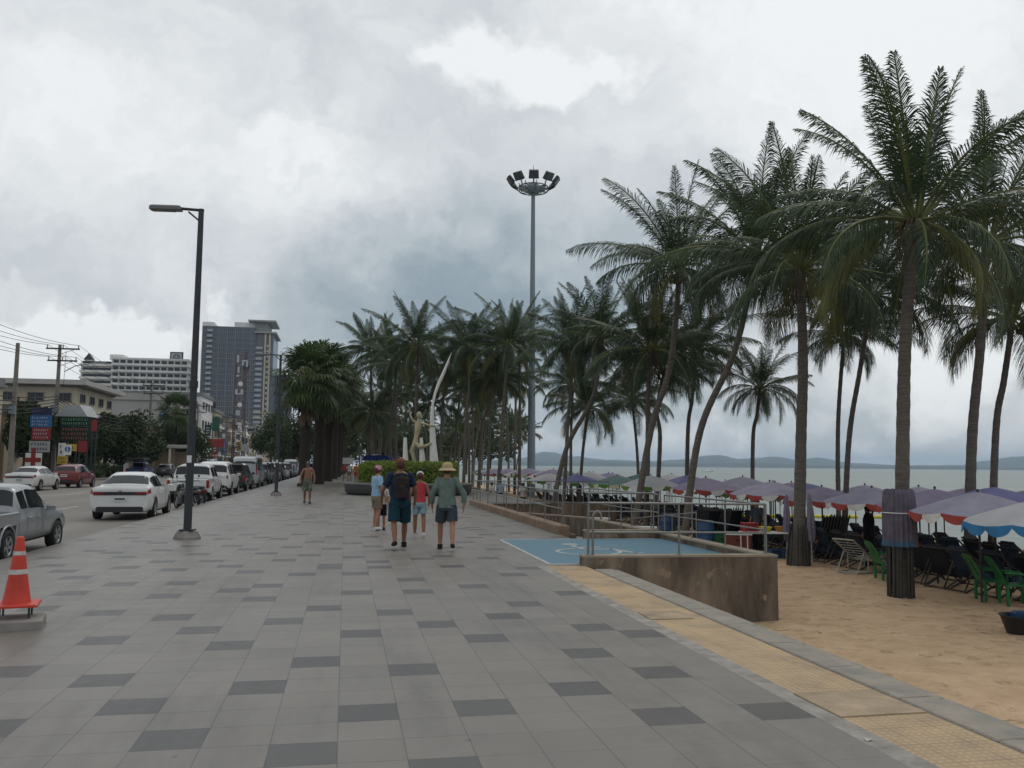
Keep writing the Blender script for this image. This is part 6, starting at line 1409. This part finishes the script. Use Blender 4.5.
# ================================================================ BUILDINGS
def building(name, label, x1, y0, y1, x0, h, wall, floors=0, wmat=glass_d, bays_s=0, bays_e=0, win=(1.2, 1.2), roof=None, band=None, parapet=.5, z0=0, first=3.6, cat='building', group=None, winset=.06, wz=.52):
    "box building: east face at x1 (towards the road), south face at y0 (towards the camera)"
    t = thing(name, label, cat, ((x0+x1)/2, (y0+y1)/2, z0), 0, group); W_, L_ = x1-x0, y1-y0
    m = MB(); m.box(0, 0, h/2-.25, W_, L_, h+.5); m.build('wall', wall, t)
    m = MB(); m.box(0, 0, h+.12, W_+.5, L_+.5, .24)
    for s_ in (-1, 1): m.box(0, s_*(L_/2), h+.24+parapet/2, W_+.2, .2, parapet); m.box(s_*(W_/2), 0, h+.24+parapet/2, .2, L_-.22, parapet)
    m.build('roof', roof or wall, t)
    fh = h/max(1, floors); cnt = 0
    pane = MB(); pane.box(0, 0, 0, win[0], .05, win[1]); fr = MB(); fw, fhh = win[0]/2, win[1]/2
    for x, z, a, b in ((0, fhh, win[0]+.12, .07), (0, -fhh, win[0]+.2, .09), (-fw, 0, .06, win[1]), (fw, 0, .06, win[1]), (0, 0, .04, win[1])): fr.box(x, -.04, z, a, .10, b)
    pm, fm = pane.mesh('window_pane', wmat), fr.mesh('window', roof or wall)
    for f in range(floors):
        z = fh*(f+wz)
        for face, bays, ln in (('s', bays_s, W_), ('e', bays_e, L_)):
            for b_ in range(bays):
                if cnt >= 92: break
                cnt += 1; q = -ln/2+ln*(b_+.5)/bays
                o = bpy.data.objects.new('window', fm); COL.objects.link(o); o.parent = t
                if face == 's': o.location = (q, -L_/2-winset, z)
                else: o.location = (W_/2+winset, q, z); o.rotation_euler.z = R(90)
                g = bpy.data.objects.new('window_pane', pm); COL.objects.link(g); g.parent = o; g.location = (0, .02, 0)
        if band and f:
            m = MB(); m.box(0, 0, fh*f, W_+.9, L_+.9, .35); m.build('floor_slab', band, t)
    return t
def px_x(px, D): return at(px, 450, D).x
# low white building with overhanging flat roof
rs = mat('grey roof edge', (.20, .20, .20), .8)
t = building('low_white_building', 'low cream and white building with a wide flat roof behind the tall pole', -27.6, 97, 111, -62, 9.3, cream_p, 3, bays_s=13, bays_e=4, win=(1.5, .85), roof=rs, band=None, parapet=.1, wz=.66)
m = MB(); m.box(0, 0, 9.75, 36.6, 16.4, .5); m.build('roof_overhang', mat('pale fascia', (.42, .41, .39), .8), t)
m = MB(); m.box(0, -7.4, 6.5, 34.2, .9, .35); m.box(17.6, 0, 6.5, .9, 14, .35); m.build('balcony_slab', white_p, t)
# cream shop at the far left edge with louvre
t = building('cream_shop', 'cream shop house at the left edge with yellowish louvres and orange pillars', -27.9, 66, 78, -42, 7.6, cream_p, 2, bays_s=0, bays_e=3, win=(1.4, 1.2), roof=rs)
m = MB()
for k in range(6): m.box(3.0, -6.15, 4.6+k*.38, 8, .2, .12)
for k in range(5): m.box(-.6+k*1.8, -6.12, 5.4, .12, .25, 2.6)
m.build('louvre', mat('yellowish louvre', (.40, .34, .18), .7), t)
for k in range(3): m = MB(); m.box(5.9+k*.7, -6.3, 1.9, .3, .3, 3.8); m.build('orange_pillar', mat('faded orange paint', (.36, .20, .10), .8), t)
t = building('brown_shop', 'dim brown shop front behind the menu board and the red car', -27.9, 79, 92, -40, 5.6, tan_p, 1, bays_s=0, bays_e=3, win=(1.9, 2.2), roof=rs)
# pitched awning over the menu board
p = at(78, 411, 72); t = thing('pitched_awning', 'pale pitched awning above the dark green menu board', 'awning', p, -YAW); m = MB(); m.prism([(-1.4, -.5), (1.3, -.5), (.6, .45), (-.5, .45)], -1, 1); m.build('awning_roof', pale_s, t); m = MB(); m.box(0, 0, -3.5, .1, .1, 6); m.build('awning_post', dark_metal, t)
# blank wall building, hotel
building('blank_wall_building', 'broad building with a blank pale grey wall in front of the white hotel', -28.3, 157, 172, -62, 12.1, grey_p, 3, bays_s=0, bays_e=5, win=(1.5, 1.3), roof=grey_p, parapet=.9)
def hotel():
    D = 400; x1 = px_x(183, D-6); y0 = 418; x0 = px_x(110, D-6); h = at(150, 360, D-6).z
    t = thing('white_hotel', 'white many storeyed hotel with long balconies and a square sign on its roof', 'hotel', ((x0+x1)/2, y0+11, 0)); W_ = x1-x0; L_ = 22
    m = MB(); m.box(0, 0, h/2, W_, L_, h); m.build('wall', white_p, t); m = MB(); m.box(-W_/2-7.5, 3.0, h/2-.3, 15, L_-6, h-.6); m.build('stair_wing', white_p, t)
    m = MB(); m.box(0, 0, h+.4, W_+1, L_+1, .8); m.box(-W_*.52, 2, h+1.8, 6, 8, 2.6); m.build('roof', white_p, t)
    pm = MB(); pm.box(0, 0, 0, 2.2, .05, 1.6); pm = pm.mesh('window_pane', glass_d); fm = MB(); fm.box(0, 0, .86, 2.4, .12, .12); fm.box(-1.15, 0, 0, .1, .12, 1.7); fm.box(1.15, 0, 0, .1, .12, 1.7); fm = fm.mesh('window', white_p)
    nb = 11; nf = int(h/3.0)
    for f in range(nf):
        z = h-3.0*(f+1)+1.5
        m = MB(); m.box(0, -L_/2-.62, z-1.35, W_+.5, 1.3, .22); m.box(0, -L_/2-1.22, z-.82, W_+.5, .1, .95); m.box(W_/2+.5, 0, z-1.35, 1.0, L_, .22); m.box(W_/2+.95, 0, z-.82, .1, L_, .95); b_ = m.build('balcony', white_p, t)
        if f > 7: continue
        m = MB()
        for k in range(nb+1): m.box(-W_/2+k*W_/nb, -L_/2-.55, z+.1, .25, 1.1, 2.6)
        m.build('partition', white_p, b_)
        for k in range(nb):
            o = bpy.data.objects.new('window', fm); COL.objects.link(o); o.parent = t; o.location = (-W_/2+(k+.5)*W_/nb, -L_/2-.04, z+.35); g = bpy.data.objects.new('window_pane', pm); COL.objects.link(g); g.parent = o
        m = MB(); m.box(-W_/2-7.5, -L_/2+5.2, z-.9, 15.4, 1.8, 1.1); m.box(-W_/2-7.5, -L_/2+5.95, z+.35, 13.4, .2, 1.1, 1); m.build('stair_balcony', [white_p, glass_d], t)
    # roof sign: square frame with a round emblem
    c = at(175, 361, D-4); t2 = thing('rooftop_sign', 'square white rooftop sign with a round dark emblem, above the hotel', 'sign', (c.x, y0+3.5, h+.8), 0); q = c.z-h-.8+1.5
    m = MB(); m.box(0, 0, q+.6, 5.8, .6, 5.0); m.build('sign_frame', dark_metal, t2); m = MB(); m.box(0, -.32, q+.6, 4.6, .1, 3.9); m.build('sign_panel', pale_s, t2)
    m = MB(); m.lathe([(1.55, .40), (1.55, .50)], 20, c=(0, 0, q+.6), T=Matrix.Rotation(R(90), 3, 'X')); m.build('emblem', mat('emblem grey', (.12, .12, .12), .6), t2); m = MB(); m.box(0, -.53, q+.6, 1.7, .04, .5); m.box(-.1, -.53, q+1.2, .5, .04, 1.0); m.build('emblem_mark', pale_s, t2); m = MB()
    for x in (-1, 1): m.box(x, 0, q/2-.6, .25, .25, max(2.0, q+1))
    m.build('sign_legs', dark_metal, t2)
    p = at(90, 358, 425); t3 = thing('roof_gable', 'small dark triangular roof on top of the hotel stair wing', 'roof', (p.x-.2, p.y, p.z-1)); m = MB(); m.prism([(-2.3, 0), (2.3, 0), (0, 3.2)], -1.8, 1.8); m.build('roof', dark_metal, t3); m = MB(); m.box(0, 0, -4, 3.6, 3.0, 8); m.build('wall', white_p, t3)
hotel()
# dark tower
def tower():
    D = 400; x0 = px_x(199, D-24); x1 = px_x(251, D-24); x2 = px_x(269, D-24); y0 = 392; h = at(220, 327, D-24).z; W_ = x1-x0
    t = thing('dark_tower', 'very tall dark glass apartment tower behind the shops', 'tower', (x1, y0, 0))
    m = MB(); m.box(-W_/2, 14, h/2, W_, 28, h); m.build('glass_block', glass_b, t)
    m = MB(); fl = 26; dz = h/fl
    for f in range(fl+1): m.box(-W_/2, -.12, f*dz, W_+.3, .24, .26)
    m.build('floor_lines', mat('grey slab edge', (.24, .26, .29), .8), t)
    m = MB()
    for k in range(27): m.box(-W_+W_*k/26, -.2, h/2, .22 if k % 4 else .6, .4, h)
    m.build('mullion', mat('dark mullion', (.16, .175, .20), .7), t)
    bw = W_*.10
    pb = mat('pale balcony', (.36, .40, .43), .7)
    for f in range(fl):
        m = MB(); m.box(-W_+W_*.14, -.8, f*dz+.4, bw, 1.2, 1.0); m.build('balcony', pb, t)
    rd = random.Random(4)
    for k in range(7): m = MB(); m.box(-W_+W_*rd.uniform(.2, .9), -.42, h*rd.uniform(.15, .85), 2.6, .1, 2.4); m.build('dark_opening', black_pl, t)
    m = MB(); m.box(-W_*.92, 10, h+1.2, W_*.22, 16, 2.0); m.box(-W_*.2, 12, h+1.4, W_*.45, 18, 2.6); m.build('roof_block', white_p, t)
    W2 = x2-x1; h2 = at(260, 333, D-24).z
    m = MB(); m.box(W2/2, 14, h2/2, W2, 26, h2); m.build('side_block', glass_b, t)
    for f in range(int(h2/dz)-1): m = MB(); m.box(W2*.22, .6, f*dz+.5, W2*.38, 1.2, 1.1); m.build('balcony', pb, t)
    m = MB(); m.box(W2*.56, .2, h2/2, W2*.09, 1.4, h2); m.box(W2*.80, .2, h2/2, W2*.09, 1.4, h2); m.box(W2*.5, .0, h2*.36, W2*1.0, 1.0, .6); m.box(W2*.5, .0, h2*.40, W2*1.0, 1.0, .5); m.build('beige_fin', beige_p, t)
    m = MB()
    for f in range(int(h2/dz)-1): m.box(W2*.68, .55, f*dz+1.6, W2*.10, .2, .9)
    m.build('fin_windows', white_p, t)
    m = MB(); m.box(W2*.55, 12, h2+.5, W2*1.25, 26, .7); m.box(W2*.3, 12, h2+3.0, W2*.7, 20, 4.4); m.box(W2*.35, 10, h2+5.6, W2*1.55, 22, .7); m.build('crown_slabs', mat('grey crown', (.30, .32, .32), .8), t)
tower()
building('grey_block', 'plain dark grey building right of the tall dark tower', px_x(291, 430), 422, 440, px_x(270, 430), at(280, 381, 430).z, mat('dark grey facade', (.10, .12, .13), .8), 12, bays_s=4, win=(1.5, 1.4), roof=rs)
# shop houses towards the vanishing point
rd = random.Random(8); cols = [white_p, cream_p, grey_p, tan_p, white_p]
yy = 178
shop_desc = ['white four storey shop house right after the lamp post', 'cream shop house next along the row', 'grey shop house with dark windows', 'tan shop house midway along the far row', 'narrow white shop house beyond the tan one', 'white shop house in the far part of the row', 'cream shop house in the far part of the row', 'grey shop house near the vanishing point', 'tan shop house near the vanishing point', 'last white shop house of the row']
hts = [14.5, 12.2, 10.2, 12.0, 9.5, 12.5, 10, 13, 11, 12]
for i in range(10):
    w_ = [14, 12, 12, 14, 12, 18, 20, 24, 26, 30][i]
    building('shop_house', shop_desc[i], -27.7+rd.uniform(-.3, .3), yy, yy+w_, -44, hts[i], cols[i % 5], 4, bays_s=5, bays_e=4, win=(1.5, 1.4), roof=rs, band=white_p if i % 2 else None); yy += w_+.3
for i in range(9):
    y = 118+i*18+rd.uniform(-3, 3); t = thing('shop_awning', f'{["faded red","pale","dark green"][i % 3]} shop awning over the far pavement, {["nearest","second","third","fourth","fifth","sixth","seventh","eighth","farthest"][i]} of the row', 'awning', (-25.6, y, 3.0), 0)
    m = MB(); T = Matrix.Rotation(R(14), 3, 'Y'); m.box(0, 0, .1, 3.4, 9, .08, T=T); m.build('awning_cloth', [mat('faded red awning', (.22, .05, .04), .8), pale_s, mat('green awning', (.03, .09, .06), .8)][i % 3], t); m = MB()
    for q in (-4.2, 4.2): m.tube([(1.6, q, -3.0), (1.6, q, -.3)], .05, 5)
    m.build('awning_post', dark_metal, t)
# projecting shop signs: small upright boards of many colours
for i in range(14):
    y = 120+i*13+rd.uniform(-3, 3); z = rd.uniform(4.2, 8); mt_, cn = [(red_s, 'red'), (blue_s, 'blue'), (white_pl, 'white'), (yel_s, 'yellow'), (green_s, 'dark green')][i % 5]
    t = thing('hanging_sign', f'{cn} upright shop sign projecting over the far pavement', 'sign', (-26.2, y, z), 0, f'{cn} projecting shop signs'); m = MB(); m.box(.4, 0, 0, 1.1, .12, rd.uniform(1.4, 2.6)); m.build('panel', mt_, t); m = MB(); m.box(-.7, 0, .4, 1.4, .05, .05); m.build('bracket', dark_metal, t)
    m = MB()
    for k in range(3): m.box(.4, -.07, .5-k*.5, .6, .02, .25)
    m.build('lettering', lb if i % 5 in (0, 1, 4) else navy, t)
# sign pylon
def pylon():
    D = 190; p = at(237, 470, D); t = thing('sign_pylon', 'tall brown lattice pylon with white discs and characters, in front of the dark tower', 'sign pylon', (p.x, p.y, 0), -YAW); h = at(237, 352, D).z; br = mat('rusty brown lattice', (.10, .06, .05), .8)
    m = MB()
    for x in (-1.1, 1.1): 
        for y in (-.5, .5): m.box(x, y, h/2, .16, .16, h)
    n = 16
    for k in range(n):
        z = h*k/n; z2 = h*(k+1)/n; m.box(0, -.5, z, 2.2, .1, .12); m.tube([(-1.1, -.5, z), (1.1, -.5, z2)], .05, 4); m.tube([(1.1, .5, z), (-1.1, .5, z2)], .05, 4)
    m.build('lattice', br, t)
    for py in (384, 405): z = at(237, py, D).z; m = MB(); m.lathe([(.5, .6), (.5, .75)], 18, c=(.25, 0, z), T=Matrix.Rotation(R(90), 3, 'X')); m.build('white_disc', white_pl, t)
    for py, dx, w_, hh in ((359, -.5, .5, 1.6), (361, 1.0, 1.2, .35), (364, 1.5, .35, 1.4), (364, .6, .35, .9), (370, -.3, .4, 1.4), (376, -.4, .6, .35), (392, -.6, .5, 1.2), (392, .6, .5, 1.2), (394, 0, .9, .3), (413, -.1, .9, 1.1)):
        z = at(237, py, D).z; m = MB(); m.box(dx, -.68, z, w_, .08, hh); m.build('sign_character', lb, t)
pylon()
# small pavilion below the round palm
p = at(161, 470, 112); t = thing('pavilion', 'small pale pavilion with columns behind the blue minibus', 'pavilion', (p.x, p.y, 0), R(5)); m = MB(); m.bbox(0, 0, 3.6, 7.5, 5, .4, .05); m.build('roof', grey_p, t)
for x in (-3.4, -1.2, 1.2, 3.4):
    for y in (-2.2, 2.2): m = MB(); m.box(x, y, 1.7, .3, .3, 3.4); m.build('column', cream_p, t)
m = MB(); m.box(0, 2.2, 1.5, 6.8, .1, 2.9); m.build('back_wall', tan_p, t)
# trees of the far side
for i, (px, D, h, rx, lab) in enumerate([(86, 90, 6.0, 2.2, 'dark bushy tree behind the menu board'), (104, 95, 6.6, 2.8, 'dark broadleaf tree right of the low white building'), (121, 97, 7.4, 3.6, 'largest dark tree in the clump left of the third pole'), (137, 99, 6.2, 2.8, 'low dark tree just left of the third pole'), (163, 122, 7.4, 3.6, 'wide dark tree under the round palm'), (181, 122, 7.5, 3.6, 'dark tree just left of the nearest lamp pole'), (48, 72, 6.6, 1.8, 'thin dark tree between the blue sign and the tall pole'), (24, 70, 6.4, 1.6, 'thin dark tree beside the left plain pole'), (270, 140, 9, 3.5, 'dark tree at the road end left of the second lamp'), (284, 150, 10.5, 4.5, 'large dark tree behind the second street lamp'), (296, 190, 9, 4, 'far dark tree behind the thick palms')]):
    p = at(px, 460, D); broad_tree(lab, (p.x, p.y, 0), h, rx, rx, h*.42, 50+i, 4200, size=.42)
for i, (px, D, h) in enumerate([(99, 88, 1.6), (108, 90, 1.5), (92, 86, 1.2)]):
    p = at(px, 465, D); broad_tree(['round dark shrub at the far kerb behind the red car', 'second dark shrub at the far kerb', 'small shrub left of the dark shrubs'][i], (p.x, p.y, 0), h, 1.4, 1.2, .8, 90+i, 1200, name='shrub', size=.2)
fan_palm('round-headed palm above the pavilion in front of the blank grey wall', 172, 116, 411, .22, 1.25, 1, sk=False)
for i in range(12): # dark mass of trees closing the end of the walk
    D = rd.uniform(150, 260); px = 300+i*17+rd.uniform(-5, 5); p = at(px, 460, D); broad_tree('dark background tree closing the view behind the palm grove', (p.x, p.y, 0), rd.uniform(9, 12), 6, 5, 4.4, 120+i, 1500, group='dark trees behind the palm grove', size=.8)
# ================================================================ HAZE
HZ = 0.00011
if HZ:
    m = MB(); m.box(0, 3000, 93, 25000, 25000, 194); h = m.build('haze', None) if False else None
    me = m.mesh('haze', bpy.data.materials.new('haze air')); h = bpy.data.objects.new('haze', me); COL.objects.link(h); h['kind'] = 'stuff'
    hm_ = me.materials[0]; hm_.use_nodes = True; N = hm_.node_tree.nodes; N.clear(); out = N.new('ShaderNodeOutputMaterial'); pv = N.new('ShaderNodeVolumePrincipled'); pv.inputs['Density'].default_value = HZ; pv.inputs['Color'].default_value = (.55, .69, .85, 1); pv.inputs['Anisotropy'].default_value = .2
    hm_.node_tree.links.new(pv.outputs[0], out.inputs['Volume'])
